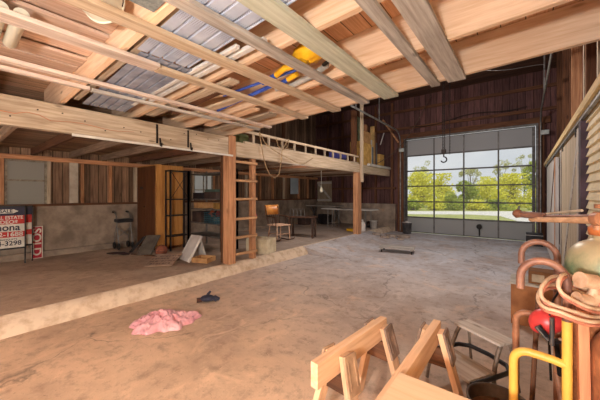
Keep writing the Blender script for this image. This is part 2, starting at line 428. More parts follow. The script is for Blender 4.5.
# right wall: upper boarding behind studs, below it lap siding, a sliding door track and doors
wr = MB().box(.80, .84, YB, YF+.1, 0, ZT)
wro = struct(wr.build('wall_right', SID_R))
for y, mt in ((3.9, DARK), (4.75, OLDP), (5.55, DARK), (5.75, OLDP), (7.1, RED), (7.35, DARK), (8.7, DARK), (10.2, DARK)):
    MB().box(.66, .80, y-.035, y+.035, 2.2, ZT-.02).build('stud', mt('z'), wro)
LAP = mat('cream_lap_siding', (240, 224, 188), (218, 198, 160), .6, scale=4, bmp=.1)
lp = MB(); z = 0.0
while z < 2.28:
    h = .085
    lp.add([(.50, YB, z), (.50, 4.0, z), (.475, YB, z), (.475, 4.0, z), (.50, YB, z+h), (.50, 4.0, z+h), (.53, YB, z), (.53, 4.0, z), (.53, YB, z+h), (.53, 4.0, z+h)],
           [(0, 2, 3, 1), (2, 4, 5, 3), (4, 8, 9, 5), (0, 6, 8, 4, 2), (1, 3, 5, 9, 7), (6, 7, 9, 8)])
    z += h
lp.build('lap_siding', LAP, wro)
MB().box(.44, .54, 4.02, 4.16, 0, 2.24).build('door_post', mat('purple_brown_post', (84, 64, 76), (58, 42, 50), .7, scale=5), wro)
MB().box(.54, .66, 4.16, 11.3, 0, .02).build('threshold', DARK('y'), wro)
MB().box(.54, .66, YB, 11.3, 2.2, 2.36).build('track_beam', wood('yellowed_beam', (226, 200, 150), (190, 156, 104), 'y'), wro)
MB().box(.415, .54, YB, 10.6, 2.285, 2.36).build('track_cap', wood('yellowed_beam', (226, 200, 150), (190, 156, 104), 'y'), wro)
MB().box(.44, .465, YB, 10.6, 2.25, 2.285).build('steel_rail', TRK, wro)

# ceiling: floor of the upper storey over the near half of the barn
def zc(x): return 2.60 + (x+4.3)*.038
DECK = wood('ceiling_deck', (228, 184, 150), (194, 140, 104), 'y', plank=('x', .19, .35), stain=.25, gap=.05)
dk = MB(); n_ = 12
for i in range(n_):
    a = -8.0 + 8.8*i/n_; b = -8.0 + 8.8*(i+1)/n_
    dk.add([(a, YB, zc(a)+.36), (b, YB, zc(b)+.36), (b, 3.46, zc(b)+.36), (a, 3.46, zc(a)+.36), (a, YB, zc(a)+.40), (b, YB, zc(b)+.40), (b, 3.46, zc(b)+.40), (a, 3.46, zc(a)+.40)],
           [(0, 3, 2, 1), (4, 5, 6, 7), (0, 1, 5, 4), (2, 3, 7, 6)] + ([(3, 0, 4, 7)] if i == 0 else []) + ([(1, 2, 6, 5)] if i == n_-1 else []))
cl = struct(dk.build('ceiling', DECK))
for y in (3.40, 2.56, 1.74, .92, .10, -.74, -1.58, -2.4):
    m_ = MB(); x0, x1 = -5.2, .79
    m_.add([(x, yy, zc(x)+k*.358) for x in (x0, x1) for yy, k in ((y-.025, 0), (y+.025, 0), (y+.025, 1), (y-.025, 1))],
           [(0, 1, 2, 3), (7, 6, 5, 4), (0, 4, 5, 1), (1, 5, 6, 2), (2, 6, 7, 3), (3, 7, 4, 0)])
    m_.build('ceiling_joist', JOIST('x'), cl)
# high roof over the far half
rf = MB().box(-8.2, 1.0, 3.3, YF+.15, ZT, ZT+.06)
rfo = struct(rf.build('ceiling_roof', wood('roof_boards', (96, 68, 54), (56, 38, 32), 'x', plank=('y', .25, .5))))
MB().box(-8.2, 1.0, 3.47, 3.50, 2.95, ZT).build('gable_boards', SID_F, rfo)
for y in (4.8, 6.4, 8.0, 9.6): MB().box(-8.1, .8, y, y+.06, ZT-.2, ZT-.001).build('rafter', DARK('x'), rfo)

# ------------------------------------------------------------------ the loft
LJ = lambda a: wood('loft_joist_wood', (156, 130, 108), (108, 84, 66), a, stain=.5)
lf = struct(MB().box(-7.9, -4.42, -1.6, YF-.02, 2.425, 2.465).build('ceiling_loft', wood('loft_floor', (150, 122, 98), (98, 74, 56), 'y', plank=('x', .2, .5), stain=.4)))
y = -1.3
k = 0
while y < 11.3:
    MB().box(-7.93, -4.44, y-.022, y+.022, 2.295, 2.425).build('loft_joist', (DARK if k % 3 == 1 else LJ)('x'), lf); y += .62; k += 1

bm_ = thing('loft_beam', 'thick pale timber beam with black iron hooks carrying the loft, beside the ladder', 'beam', (-4.38, 1.0, 2.24))
MB().box(-4.44, -4.32, -1.6, 3.33, 2.24, 2.56).build('timber', OLDP('y'), bm_, bev=.006)
IRON = mat('black_iron', (52, 44, 40), (34, 28, 26), .6, .5)
for y in (2.02, 2.52):
    h_ = MB().box(-4.322, -4.312, y-.014, y+.014, 2.26, 2.54); h_.tube([(-4.308, y+.04, 2.34), (-4.30, y+.04, 2.23), (-4.27, y+.04, 2.215), (-4.26, y+.04, 2.26)], .011, 8)
    h_.build('iron_hook', IRON, bm_)
wirepts = [(-4.312, .2+i*.1, 2.36 + .015*math.sin(i*.9) + (.05 if i in (4, 5) else 0)) for i in range(16)]
MB().tube(wirepts, .003, 6).build('orange_wire', mat('orange_wire', (206, 110, 60), None, .5), bm_)
nl = MB(); 
for i in range(14):
    zb_ = 2.32+.18*R.random(); nl.cyl((-4.322, .25+i*.22, zb_), (-4.314, .25+i*.22, zb_), .008, n=8)
nl.build('bolt_heads', IRON, bm_)
bf = thing('loft_beam', 'long timber beam carrying the far loft between the two posts, with spotted grain', 'beam', (-4.38, 7, 2.22))
MB().box(-4.44, -4.33, 3.52, 11.38, 2.22, 2.50).build('timber', PINE('y'), bf, bev=.006)
MB().box(-4.325, -4.30, 1.0, 3.42, 2.205, 2.235).build('electrical_conduit', mat('white_plastic', (226, 222, 214), (200, 194, 184), .5, scale=3, bmp=0), None, at0=(-4.31, 2.3, 2.2))
tag(bpy.data.objects['electrical_conduit'], 'long thin white conduit strip along the lower edge of the pale beam', 'conduit')

# posts
pt = thing('support_post', 'stout reddish timber post at the slab edge forming one side of the ladder', 'post', (-4.40, 3.42, .18))
MB().box(-4.50, -4.32, 3.34, 3.50, .18, 2.60).build('timber', RED('z'), pt, bev=.006)
MB().box(-4.60, -4.50, 3.36, 3.48, .18, 2.24).build('backing_plank', DARK('z'), pt)
ld = thing('loft_ladder', 'wooden ladder with thick square rungs nailed between the reddish post and a narrow rail', 'ladder', (-4.4, 3.98, .18))
MB().box(-4.46, -4.36, 3.95, 4.05, .18, 2.22).build('rail', RED('z'), ld, bev=.004)
for z in (.34, .66, 1.02, 1.40, 1.76, 2.12): MB().box(-4.355, -4.32, 3.502, 4.06, z-.024, z+.024).build('rung', wood('worn_rung', (200, 156, 116), (152, 108, 74), 'y'), ld, bev=.004)
pf = thing('support_post', 'tall timber post at the far end of the loft beam, standing beside the folding table', 'post', (-4.40, 8.7, .18))
MB().box(-4.50, -4.32, 8.55, 8.80, .001, 2.22).build('timber', RED('z'), pf, bev=.006)
MB().box(-4.325, -4.24, 8.70, 8.80, 1.9, 4.5).build('tall_stud', PINE('z'), pf, bev=.004)
MB().box(-4.62, -4.48, 8.62, 8.78, 2.47, 4.3).build('rear_stud', DARK('z'), pf)
# ladder lying on edge along the loft beam
lr = thing('stored_ladder', 'long wooden ladder lying on edge on top of the far loft beam like a railing', 'ladder', (-4.38, 6.5, 2.5))
MB().box(-4.40, -4.35, 3.75, 8.65, 2.72, 2.77).build('rail', PINE('y'), lr)
MB().box(-4.40, -4.35, 3.75, 8.65, 2.501, 2.545).build('rail', PINE('y'), lr)
for i in range(11): 
    y = 4.0+i*.44; MB().box(-4.395, -4.355, y-.02, y+.02, 2.545, 2.72).build('rung', OLDP('z'), lr)

# ------------------------------------------------------------------ strips under the ceiling joists
strips = [ # x at Y=0 and far end, width, y0, y1, mat, label
 (-.57, -.57, .17, -1.2, 3.42, GREY, 'wide weathered grey board under the joists, closest to the side wall track'),
 (-.79, -.78, .09, -1.2, 3.43, GREY, 'narrow grey board under the joists beside the wide weathered one'),
 (-1.29, -1.29, .18, -1.2, 3.44, GREEN, 'wide greenish treated board under the joists'),
 (-1.68, -1.62, .11, -.9, 3.42, GREY, 'pale grey board under the joists crossing the perforated panels'),
 (-2.12, -2.06, .13, -.8, 3.44, PINE, 'knotty yellow board under the joists next to the pale grey one'),
 (-2.62, -2.62, .15, -1.6, 1.22, PINK, 'broad whitish plank with rounded end butting a yellow plank under the joists'),
 (-2.63, -2.60, .12, 1.23, 3.42, PINE, 'yellow plank continuing the whitish plank under the joists'),
 (-3.42, -3.34, .07, -1.6, 3.43, PINK, 'long thin pinkish batten under the joists running to the ladder post'),
 (-3.62, -3.58, .05, 1.0, 3.40, GREY, 'thin whitish batten beside the long pinkish batten'),
 (-3.60, -3.60, .06, -1.6, .98, PINK, 'thin brown batten ending at the metal roofing sheets'),
]
for i, (xa, xb, wd, y0, y1, mt, lab) in enumerate(strips):
    m_ = MB(); z = zc((xa+xb)/2)-.0195
    ya, yb = y0, y1; nx = xa+(xb-xa)*(y1-y0)/5
    sag = 0
    m_.bar((xa, ya, z), (xb, yb, z), wd, .035)
    o = m_.build('ceiling_batten', mt('y'), None, bev=.003, at0=((xa+xb)/2, (ya+yb)/2, z))
    tag(o, lab, 'board', 'boards fixed under the ceiling joists')

# things stored on the strips, between the joists
def lay(x0, x1, y0, y1, dz, h, name, m, label, cat, group=None, yaw=0.0, bev=.002):
    m_ = MB(); za, zb = zc(x0)+dz, zc(x1)+dz; dy = (x1-x0)*yaw
    m_.add([(x0, y0, za), (x0, y1, za), (x0, y1, za+h), (x0, y0, za+h), (x1, y0+dy, zb), (x1, y1+dy, zb), (x1, y1+dy, zb+h), (x1, y0+dy, zb+h)],
           [(0, 1, 2, 3), (7, 6, 5, 4), (0, 4, 5, 1), (1, 5, 6, 2), (2, 6, 7, 3), (3, 7, 4, 0)])
    o = m_.build(name, m, None, bev=bev, at0=((x0+x1)/2, (y0+y1)/2, (za+zb)/2)); tag(o, label, cat, group); return o
PANEL = None
def soffit_mat(name, c, c2, perf):
    m, t, b = nt(name); tc = t.nodes.new('ShaderNodeTexCoord').outputs['Object']
    col = ramp(t, noise(t, tc, 5, 5), [(.35, lin(c2)), (.65, lin(c))])
    if perf:
        vo = t.nodes.new('ShaderNodeTexVoronoi'); vo.inputs['Scale'].default_value = 55; vo.inputs['Randomness'].default_value = 0
        link(t, tc, vo.inputs['Vector'])
        col = mixc(t, mathn(t, 'MULTIPLY', mathn(t, 'LESS_THAN', vo.outputs['Distance'], .33), .55), col, lin((96, 96, 112)))
    link(t, col, b.inputs['Base Color']); b.inputs['Roughness'].default_value = .45; b.inputs['Metallic'].default_value = .15
    return m
SOF = soffit_mat('perforated_panel', (196, 204, 222), (172, 182, 204), True)
RIB = soffit_mat('ribbed_steel', (164, 170, 188), (128, 134, 152), False)
def ribbed(x0, x1, ya, yb, nr, m, name, label, dz=.0, prof=.018):
    m_ = MB(); vs = []; fs = []
    pr = []
    w_ = (yb-ya)/nr
    for i in range(nr):
        y = ya+i*w_; pr += [(y, 0), (y+w_*.70, 0), (y+w_*.76, prof), (y+w_*.80, prof*1.1), (y+w_*.86, prof), (y+w_*.92, 0)]
    pr.append((yb, 0))
    for x in (x0, x1):
        for y, z in pr: vs.append((x, y+(x-x0)*.03*-1, zc(x)+dz+z))
    n = len(pr)
    for i in range(n-1): fs.append((i, i+1, n+i+1, n+i))
    m_.add(vs, fs)
    o = m_.build(name, m, None, at0=((x0+x1)/2, (ya+yb)/2, zc((x0+x1)/2)+dz))
    so2 = o.modifiers.new('thick', 'SOLIDIFY'); so2.thickness = .003
    tag(o, label, 'sheet'); return o
ribbed(-4.28, -2.50, 1.09, 1.56, 5, RIB, 'ribbed_roofing_sheet', 'dark grey ribbed metal sheet stored under the ceiling near the big pale beam', .012)
ribbed(-2.48, -.98, 1.00, 1.45, 4, SOF, 'perforated_soffit_panel', 'white perforated vented panel stored between the ceiling joists', .012)
lay(-4.2, -1.75, .985, 1.04, .02, .09, 'trim_board', OLDP('x'), 'light board edge beside the stored metal sheets', 'board')
for i, (xa, wd, lab) in enumerate(((-4.12, .22, 'wide pinkish plank stored above the battens, next to the big pale beam'), (-3.86, .24, 'second pinkish plank from the big pale beam, above the battens'), (-3.58, .23, 'third pinkish plank from the big pale beam, above the battens'), (-3.30, .24, 'pinkish plank above the long thin batten'), (-3.02, .26, 'pinkish plank between the white pipes and the broad whitish plank'), (-2.73, .22, 'pinkish plank directly above the broad whitish plank'))):
    zz = zc(xa)+.17+.012*(i % 2)
    tag(MB().box(xa, xa+wd, .13, .89, zz, zz+.03).build('stored_plank', wood('pinkish_plank', (226, 196, 176), (186, 150, 128), 'y', stain=.2), None, bev=.003, at0=(xa, .5, zz)), lab, 'board', 'pinkish planks stored under the deck')
WP = mat('white_trim', (228, 224, 220), (200, 196, 194), .5, scale=4, bmp=0)
lay(-3.9, -1.85, 1.50, 1.54, .005, .03, 'white_trim_strip', WP, 'white trim strip lying nearest the perforated panels', 'trim')
lay(-3.6, -1.62, 1.58, 1.63, .005, .035, 'white_trim_strip', WP, 'wider white trim strip lying against the second joist', 'trim')
lay(-4.2, -2.4, 1.80, 1.92, .01, .03, 'scrap_plank', OLDP('x'), 'tan plank on the battens beyond the white trim strips', 'board', yaw=.04)
lay(-3.9, -2.5, 2.02, 2.11, .01, .04, 'scrap_plank', DARK('x'), 'dark brown plank among the scraps above the battens', 'board', yaw=-.06)
lay(-4.2, -2.7, 2.18, 2.30, .01, .03, 'scrap_plank', PINE('x'), 'yellow plank above the battens beside the blue pole', 'board', yaw=.05)
lay(-4.1, -2.9, 2.68, 2.80, .01, .03, 'scrap_plank', JOIST('x'), 'orange plank over the battens just above the ladder post', 'board', yaw=-.03)
lay(-4.2, -2.9, 2.95, 3.12, .01, .03, 'scrap_plank', OLDP('x'), 'broad tan plank over the battens close to the last joist', 'board')
lay(-3.3, -2.7, 1.98, 2.03, .045, .05, 'scrap_stick', PINE('x'), 'short stick lying askew on the scrap planks', 'stick', yaw=.35)
BLUE = mat('blue_paint', (66, 96, 190), (48, 70, 150), .4, scale=5, bmp=0)
YEL = mat('yellow_plastic', (240, 186, 40), (214, 150, 20), .45, scale=5, bmp=.1)
def tubeobj(name, pts, r, m, label, cat, n=12, group=None, closed=False):
    c = sum((Vector(p) for p in pts), Vector())/len(pts)
    o = MB().tube(pts, r, n, closed).build(name, m, None, at0=c); tag(o, label, cat, group); return o
tubeobj('painter_pole', [(-3.35, 2.40, zc(-3.35)+.03), (-2.20, 2.30, zc(-2.2)+.03)], .022, BLUE, 'bright blue pole lying on the ceiling battens', 'pole')
tubeobj('ski_pole', [(-2.9, 2.16, zc(-2.9)+.05), (-1.80, 2.22, zc(-1.8)+.05)], .015, BLUE, 'thin blue and silver pole beside the yellow bag', 'pole')
# yellow items
yb = thing('yellow_bag', 'crumpled yellow bag with a dark strap tucked above the battens', 'bag', (-1.55, 2.1, 2.73))
m_ = MB(); m_.sphere((-1.55, 2.1, zc(-1.55)+.08), .17, 12, (1, .75, .42))
for i, q in enumerate(m_.v): m_.v[i] = q + Vector((R.uniform(-.012, .012), R.uniform(-.012, .012), R.uniform(-.012, .012)))
m_.build('bag_body', YEL, yb)
MB().tube([(-1.5, 2.26, zc(-1.5)+.02), (-1.4, 2.2, zc(-1.4)+.0), (-1.35, 2.1, zc(-1.4)+.03), (-1.36, 1.99, zc(-1.4)+.1)], .018, 8).build('strap', IRON, yb)
yp = thing('yellow_tool', 'yellow and blue hand tool with a long grey pipe above the ceiling battens', 'tool', (-1.9, 2.3, 2.72))
MB().tube([(-2.0, 2.14, zc(-2)+.03), (-1.85, 2.10, zc(-1.8)+.04), (-1.75, 2.15, zc(-1.7)+.05)], .03, 10).build('grip', YEL, yp)
MB().tube([(-1.98, 2.30, zc(-2)+.03), (-1.84, 2.28, zc(-1.8)+.04)], .028, 10).build('grip', YEL, yp)
MB().tube([(-2.22, 2.16, zc(-2.2)+.02), (-2.0, 2.14, zc(-2)+.03)], .028, 10).tube([(-2.16, 2.32, zc(-2.2)+.02), (-1.98, 2.30, zc(-2)+.03)], .026, 10).build('shaft', BLUE, yp)
tubeobj('grey_pipe', [(-2.25, 2.40, zc(-2.2)+.03), (-2.0, 2.44, zc(-2)+.03), (-1.75, 2.42, zc(-1.7)+.035), (-1.5, 2.32, zc(-1.5)+.04)], .03, mat('grey_plastic_pipe', (190, 186, 180), None, .5), 'curved grey pipe lying behind the yellow hand tool', 'pipe')
# galvanised sheet, white drum, pipe ends, near the camera
lay(-1.93, -1.2, .66, .88, .012, .004, 'galvanised_sheet', mat('galvanised_sheet', (160, 166, 164), (126, 132, 132), .45, .3, scale=40, bmp=0), 'flat grey galvanised sheet stored under the deck beside a white drum', 'sheet', bev=0)
WHT = mat('ivory_enamel', (226, 224, 206), (206, 200, 180), .4, scale=3, bmp=0)
wd_ = thing('white_bucket', 'large white bucket lying sideways on the battens with its brown mouth showing', 'bucket', (-2.1, .6, 2.75))
pa = Vector(at(104, 7, 1.99)); pa.z = 2.835; pb = pa+Vector((.28, -.36, .0)); ax = (pb-pa).normalized()
m_ = MB().cyl(pa, pb, .14, .12, 28, caps=False); m_.cyl(pa+ax*.005, pb-ax*.01, .132, .112, 28, caps=False); m_.cyl(pb-ax*.01, pb, .12, .12, 28)
m_.build('drum', WHT, wd_)
a_ = ax.cross(Vector((0, 0, 1))).normalized(); b_ = ax.cross(a_)
MB().tube([pa+(a_*math.cos(q)+b_*math.sin(q))*.141 for q in [2*math.pi*k/28 for k in range(28)]], .008, 8, True).build('rim', WHT, wd_)
MB().tube([pa+(a_*math.cos(q)+b_*math.sin(q))*.155+ax*(.03) for q in [math.pi*(.9+.9*k/14) for k in range(15)]], .004, 6).build('bail_handle', IRON, wd_)
for i, (y, l) in enumerate(((.245, 'thin end'), (.345, 'rounded end'))):
    z0 = zc(-3.1)+.045
    tubeobj('plastic_pipe', [(-3.23, y, z0-.0), (-3.20, y, z0+.004), (-2.66, y, z0+.02)], [.02, .042, .042], WHT,
            'white plastic pipe on the battens, %s' % ('the one closer to the garage door of the pair' if i else 'the partner farther from the garage door'), 'pipe', 16, 'white pipes on the battens')

# ------------------------------------------------------------------ left side: signs, walker, wardrobe, shelves
BLK = mat('black_paint', (40, 36, 40), (28, 25, 28), .5, scale=5, bmp=0)
NAVY = mat('sign_navy', (44, 42, 66), (34, 32, 52), .6, scale=4, bmp=0)
SRED = mat('sign_red', (196, 48, 42), (170, 38, 36), .6, scale=5, bmp=0)
SWH = mat('sign_white', (224, 218, 208), (196, 188, 178), .6, scale=6, bmp=0)
CRIM = mat('sign_crimson', (180, 34, 54), (156, 26, 44), .6, scale=5, bmp=0)
def faceX(x, y, z, rot=0):   # text frame on a face looking to +X: text x runs to +Y, text y up
    M = Matrix(((0, 0, 1, x), (1, 0, 0, y), (0, 1, 0, z), (0, 0, 0, 1)))
    return M @ Matrix.Rotation(rot, 4, 'Z')
def sale_sign(name, label, x, y0, y1, z0, z1, full):
    s = thing(name, label, 'sign', (x, (y0+y1)/2, .18))
    MB().box(x-.012, x, y0, y1, z0, z1).build('panel', SWH, s)
    H = z1-z0; fx = x+.0015
    bands = [(0.86, 1.0, NAVY), (.585, .80, SRED), (.26, .40, SRED)]
    for a, b, m in bands: MB().box(x, fx, y0, y1, z0+a*H, z0+b*H).build('colour_band', m, s)
    MB().box(x, x+.001, y0, y1, z0+.795*H, z0+.86*H).build('colour_band', NAVY, s)
    f = MB()
    for yy in (y0-.02, y1): f.box(x-.02, x+.004, yy, yy+.02, .18, z1+.03)
    f.box(x-.02, x+.004, y0-.02, y1+.02, z0-.03, z0); f.box(x-.02, x+.004, y0-.02, y1+.02, z1, z1+.03)
    f.build('stake_frame', BLK, s)
    if full:
        ar = MB(); ar.prism([(fx+.0005, y0+.05, z0+.855*H), (fx+.0005, y1-.15, z0+.855*H), (fx+.0005, y1-.08, z0+.905*H), (fx+.0005, y1-.15, z0+.955*H), (fx+.0005, y0+.05, z0+.955*H)], (.001, 0, 0))
        ar.build('arrow', SWH, s)
        tx = fx+.0025
        text('For SALE', .085, NAVY, s, faceX(tx, y1-.16, z0+.872*H), align='RIGHT', sx=.95)
        text('REAL ESTATE', .085, SWH, s, faceX(tx, y1-.02, z0+.71*H), align='RIGHT', sx=.85)
        text('VIDEO$', .09, SWH, s, faceX(tx, y1-.09, z0+.60*H), align='RIGHT', sx=1.0)
        text('mona', .17, NAVY, s, faceX(x+.0025, y1-.06, z0+.43*H), align='RIGHT', sx=.95)
        text('2-1688', .11, SWH, s, faceX(tx, y1-.02, z0+.285*H), align='RIGHT', sx=1.05)
        text('BANQUETS', .04, NAVY, s, faceX(x+.0025, y1-.10, z0+.19*H), align='RIGHT', sx=1.1)
        text('4-3298', .12, NAVY, s, faceX(x+.0025, y1-.04, z0+.06*H), align='RIGHT', sx=.95)
    return s
sale_sign('for_sale_sign', 'big red, white and navy for-sale sign with handwriting, on a dark stake frame', -7.50, .12, 1.01, .50, 1.25, True)
sale_sign('yard_sign', 'second red and white sign showing only its edge behind the big for-sale sign', -7.66, .38, 1.135, .52, 1.24, False)
sd = thing('sold_sign', 'narrow crimson sign with white SOLD lettering standing on end against the concrete wall', 'sign', (-7.82, 1.24, .18))
MB().box(-7.845, -7.83, 1.15, 1.33, .181, .84).build('panel', CRIM, sd)
MB().box(-7.83, -7.8285, 1.15, 1.165, .181, .84).box(-7.83, -7.8285, 1.315, 1.33, .181, .84).box(-7.83, -7.8285, 1.165, 1.315, .825, .84).box(-7.83, -7.8285, 1.165, 1.315, .181, .196).build('border', SWH, sd)
text('SOLD', .185, SWH, sd, faceX(-7.826, 1.175, .80, -math.pi/2), sx=1.2)

# white board hanging on the studs
tag(MB().box(-7.99, -7.97, 1.80, 1.96, 1.30, 2.24).build('white_board', mat('faded_white_board', (190, 178, 164), (164, 150, 134), .7, scale=4), None, at0=(-7.98, 1.88, 1.3)), 'tall narrow whitish board standing against the studs near the window', 'board')
tag(MB().box(-7.99, -7.975, 9.45, 9.98, 1.5, 2.2).build('pale_blue_panel', mat('pale_blue_panel', (176, 190, 200), (158, 170, 182), .6, scale=3, bmp=0), None, at0=(-7.98, 9.7, 1.5)), 'pale blue rectangular panel on the siding beyond the rocking chair', 'panel')

# rollator
GM = mat('grey_metal_tube', (150, 146, 144), (110, 106, 104), .35, .7, scale=8, bmp=0)
RUB = mat('black_tyre', (30, 27, 26), (20, 18, 18), .8)
wk = thing('walker', 'folded wheeled walking frame with black wheels standing next to the wardrobe', 'walker', (-7.6, 2.7, .18))
def wheel(c, r, parent, ax=(0, 1, 0), w=.03, m=RUB, name='wheel', hub=True):
    c = Vector(c); a = Vector(ax).normalized(); b1 = a.orthogonal().normalized(); b2 = a.cross(b1)
    o = MB().tube([c+(b1*math.cos(q)+b2*math.sin(q))*(r-w/2) for q in [2*math.pi*k/24 for k in range(24)]], w/2, 8, True)
    o.cyl(c-a*w*.3, c+a*w*.3, r-w*.6, n=20)
    return o.build(name, m, parent)
wheel((-7.5, 2.62, .26), .08, wk); wheel((-7.5, 2.92, .26), .08, wk); wheel((-7.78, 2.62, .26), .08, wk); wheel((-7.78, 2.92, .26), .08, wk)
for y in (2.62, 2.92):
    MB().tube([(-7.5, y, .30), (-7.60, y, .7), (-7.66, y, .98), (-7.76, y, 1.05)], .012, 8).build('frame_tube', GM, wk)
    MB().tube([(-7.78, y, .30), (-7.72, y, .55), (-7.58, y, .85)], .012, 8).build('frame_tube', GM, wk)
    MB().tube([(-7.76, y, 1.05), (-7.88, y, 1.06)], .02, 8).build('hand_grip', RUB, wk)
MB().tube([(-7.6, 2.62, .7), (-7.6, 2.92, .45)], .01, 8).tube([(-7.6, 2.62, .45), (-7.6, 2.92, .7)], .01, 8).build('cross_brace', GM, wk)
MB().box(-7.75, -7.5, 2.60, 2.94, .82, .90).build('seat', BLK, wk, bev=.02)

# wardrobe
VEN = wood('wardrobe_veneer', (104, 62, 36), (74, 42, 24), 'z', stain=.1, knots=False, rough=.5)
TANP = wood('tan_panel', (214, 154, 88), (186, 124, 62), 'z', stain=.15, knots=False, rough=.55)
wa = thing('wardrobe', 'tall brown wooden wardrobe with a light tan side, standing on the slab', 'wardrobe', (-7.2, 3.45, .18))
MB().box(-7.68, -6.74, 3.12, 3.80, .24, 2.19).build('carcass', TANP, wa, bev=.004)
MB().box(-7.66, -6.76, 3.14, 3.78, .18, .24).build('plinth', VEN, wa)
MB().box(-7.68, -7.22, 3.10, 3.12, .26, 2.16).build('door', VEN, wa, bev=.003)
d2 = MB().box(-7.21, -6.745, 3.10, 3.12, .26, 2.16).build('door', VEN, wa, bev=.003)
MB().cyl((-7.25, 3.10, 1.2), (-7.25, 3.07, 1.2), .012, n=10).build('knob', IRON, wa)
MB().box(-7.52, -7.36, 3.097, 3.10, 1.62, 1.68).build('vent_slot', BLK, wa)
MB().box(-6.738, -6.68, 3.12, 3.24, .181, 2.19).build('corner_board', TANP, wa)

# black metal shelf in front of its side
def shelf_unit(name, label, x0, x1, y0, y1, z0, z1, levels, m, brace=True, post=.035):
    s = thing(name, label, 'shelf', ((x0+x1)/2, (y0+y1)/2, z0))
    for x in (x0, x1-post):
        for y in (y0, y1-post):
            MB().box(x, x+post, y, y+.006 if y == y0 else y+post, z0, z1).box(x, x+.006 if x == x0 else x+post, y, y+post, z0, z1).build('upright', m, s)
    for z in levels:
        MB().box(x0+.004, x1-.004, y0+.004, y1-.004, z, z+.025).build('shelf_board', m, s)
    if brace:
        a, b = levels[-2]+.03, levels[-1] if len(levels) > 1 else z1
        MB().bar((x1-.01, y0+.02, a), (x1-.01, y1-.02, b), .012, .006, (1, 0, 0)).bar((x1-.004, y0+.02, b), (x1-.004, y1-.02, a), .012, .006, (1, 0, 0)).build('cross_brace', m, s)
    return s
shelf_unit('metal_shelf', 'empty black metal shelving frame with crossed braces in front of the tan wardrobe side', -6.66, -6.42, 3.30, 3.78, .18, 2.06, [.50, .98, 1.36, 2.03], BLK)
GREYP = mat('grey_shelf_paint', (120, 112, 106), (88, 80, 74), .55, .3, scale=9)
shelf_unit('storage_shelf', 'grey storage shelves loaded with boxes and a plastic crate beside the ladder', -6.70, -5.40, 3.95, 4.45, .18, 2.10, [.48, .78, 1.12, 1.36, 1.98], GREYP, False)
BXB = mat('dark_brown_box', (78, 58, 52), (56, 42, 38), .8, scale=6)
BXC = mat('cardboard', (196, 150, 100), (160, 116, 74), .85, scale=6)
def crate(name, label, c, s, m, cat='box', group=None, lid=False, rz=0, wall=.012):
    r = thing(name, label, cat, c, rz, group)
    w, d, h = s; b = MB()
    b.box(-w/2, w/2, -d/2, d/2, 0, .01)
    b.box(-w/2, -w/2+wall, -d/2, d/2, .01, h); b.box(w/2-wall, w/2, -d/2, d/2, .01, h)
    b.box(-w/2+wall, w/2-wall, -d/2, -d/2+wall, .01, h); b.box(-w/2+wall, w/2-wall, d/2-wall, d/2, .01, h)
    b.build('body', m, r, local=True)
    if lid: MB().box(-w/2-.006, w/2+.006, -d/2-.006, d/2+.006, h, h+.015).build('lid', m, r, local=True)
    return r
crate('equipment_box', 'dark box lying on the upper storage shelf under the window', (-6.38, 4.15, 1.386), (.42, .34, .13), BLK, lid=True)
crate('equipment_box', 'long dark purple brown box beside the dark box on the upper storage shelf', (-5.88, 4.15, 1.386), (.46, .32, .15), BXB, lid=True)
crate('green_tray', 'dull green tray stacked on the long dark box of the storage shelf', (-5.95, 4.15, 1.552), (.36, .26, .06), mat('green_tray', (74, 98, 84), None, .5))
crate('cardboard_box', 'open cardboard box on the middle level of the storage shelf', (-6.38, 4.15, 1.146), (.4, .3, .14), BXC)
crate('cardboard_box', 'small yellowish cardboard box on the middle storage shelf near the ladder', (-5.68, 4.15, 1.146), (.22, .26, .15), mat('old_cardboard', (170, 126, 64), (130, 92, 48), .85))
crate('storage_box', 'dark brown box on the lower level of the storage shelf', (-6.42, 4.15, .806), (.38, .36, .24), BXB, lid=True)
mc = thing('milk_crate', 'teal plastic lattice crate filled with oddments on the storage shelf', 'crate', (-5.86, 4.15, .806))
TEAL = mat('teal_plastic', (52, 88, 98), (36, 64, 74), .45, bmp=0)
b = MB(); W_, D_, H_ = .46, .38, .25
for k in range(6):
    z = k*.048
    b.box(-W_/2, W_/2, -D_/2, -D_/2+.01, z, z+.014); b.box(-W_/2, W_/2, D_/2-.01, D_/2, z, z+.014)
    b.box(-W_/2, -W_/2+.01, -D_/2+.01, D_/2-.01, z, z+.014); b.box(W_/2-.01, W_/2, -D_/2+.01, D_/2-.01, z, z+.014)
for k in range(9):
    x = -W_/2 + .012 + k*(W_-.035)/8; b.box(x, x+.011, -D_/2+.001, -D_/2+.008, 0, H_); b.box(x, x+.011, D_/2-.008, D_/2-.001, 0, H_)
for k in range(7):
    y = -D_/2+.012 + k*(D_-.035)/6; b.box(-W_/2+.001, -W_/2+.008, y, y+.011, 0, H_); b.box(W_/2-.008, W_/2-.001, y, y+.011, 0, H_)
b.box(-W_/2+.01, W_/2-.01, -D_/2+.01, D_/2-.01, 0.001, .01)
b.build('lattice_body', TEAL, mc, local=True)
for i, (x, c, lab) in enumerate(((-.12, (190, 90, 50), 'orange rag bunched in the teal crate'), (.05, (40, 36, 40), 'black cloth heaped in the teal crate'), (.15, (170, 60, 44), 'red rag in the teal crate'))):
    m_ = MB().sphere((0, 0, 0), .085, 10, (1, 1.2, .8))
    for j, q in enumerate(m_.v): m_.v[j] = q*(1+.25*math.sin(q.x*60+q.y*40+i)*math.cos(q.z*50)) + Vector((-5.86+x, 4.15, .806+.22))
    o = m_.build('rag', mat('rag_%d' % i, c, None, .9), None, at0=(-5.86+x, 4.15, .95)); tag(o, lab, 'rag')

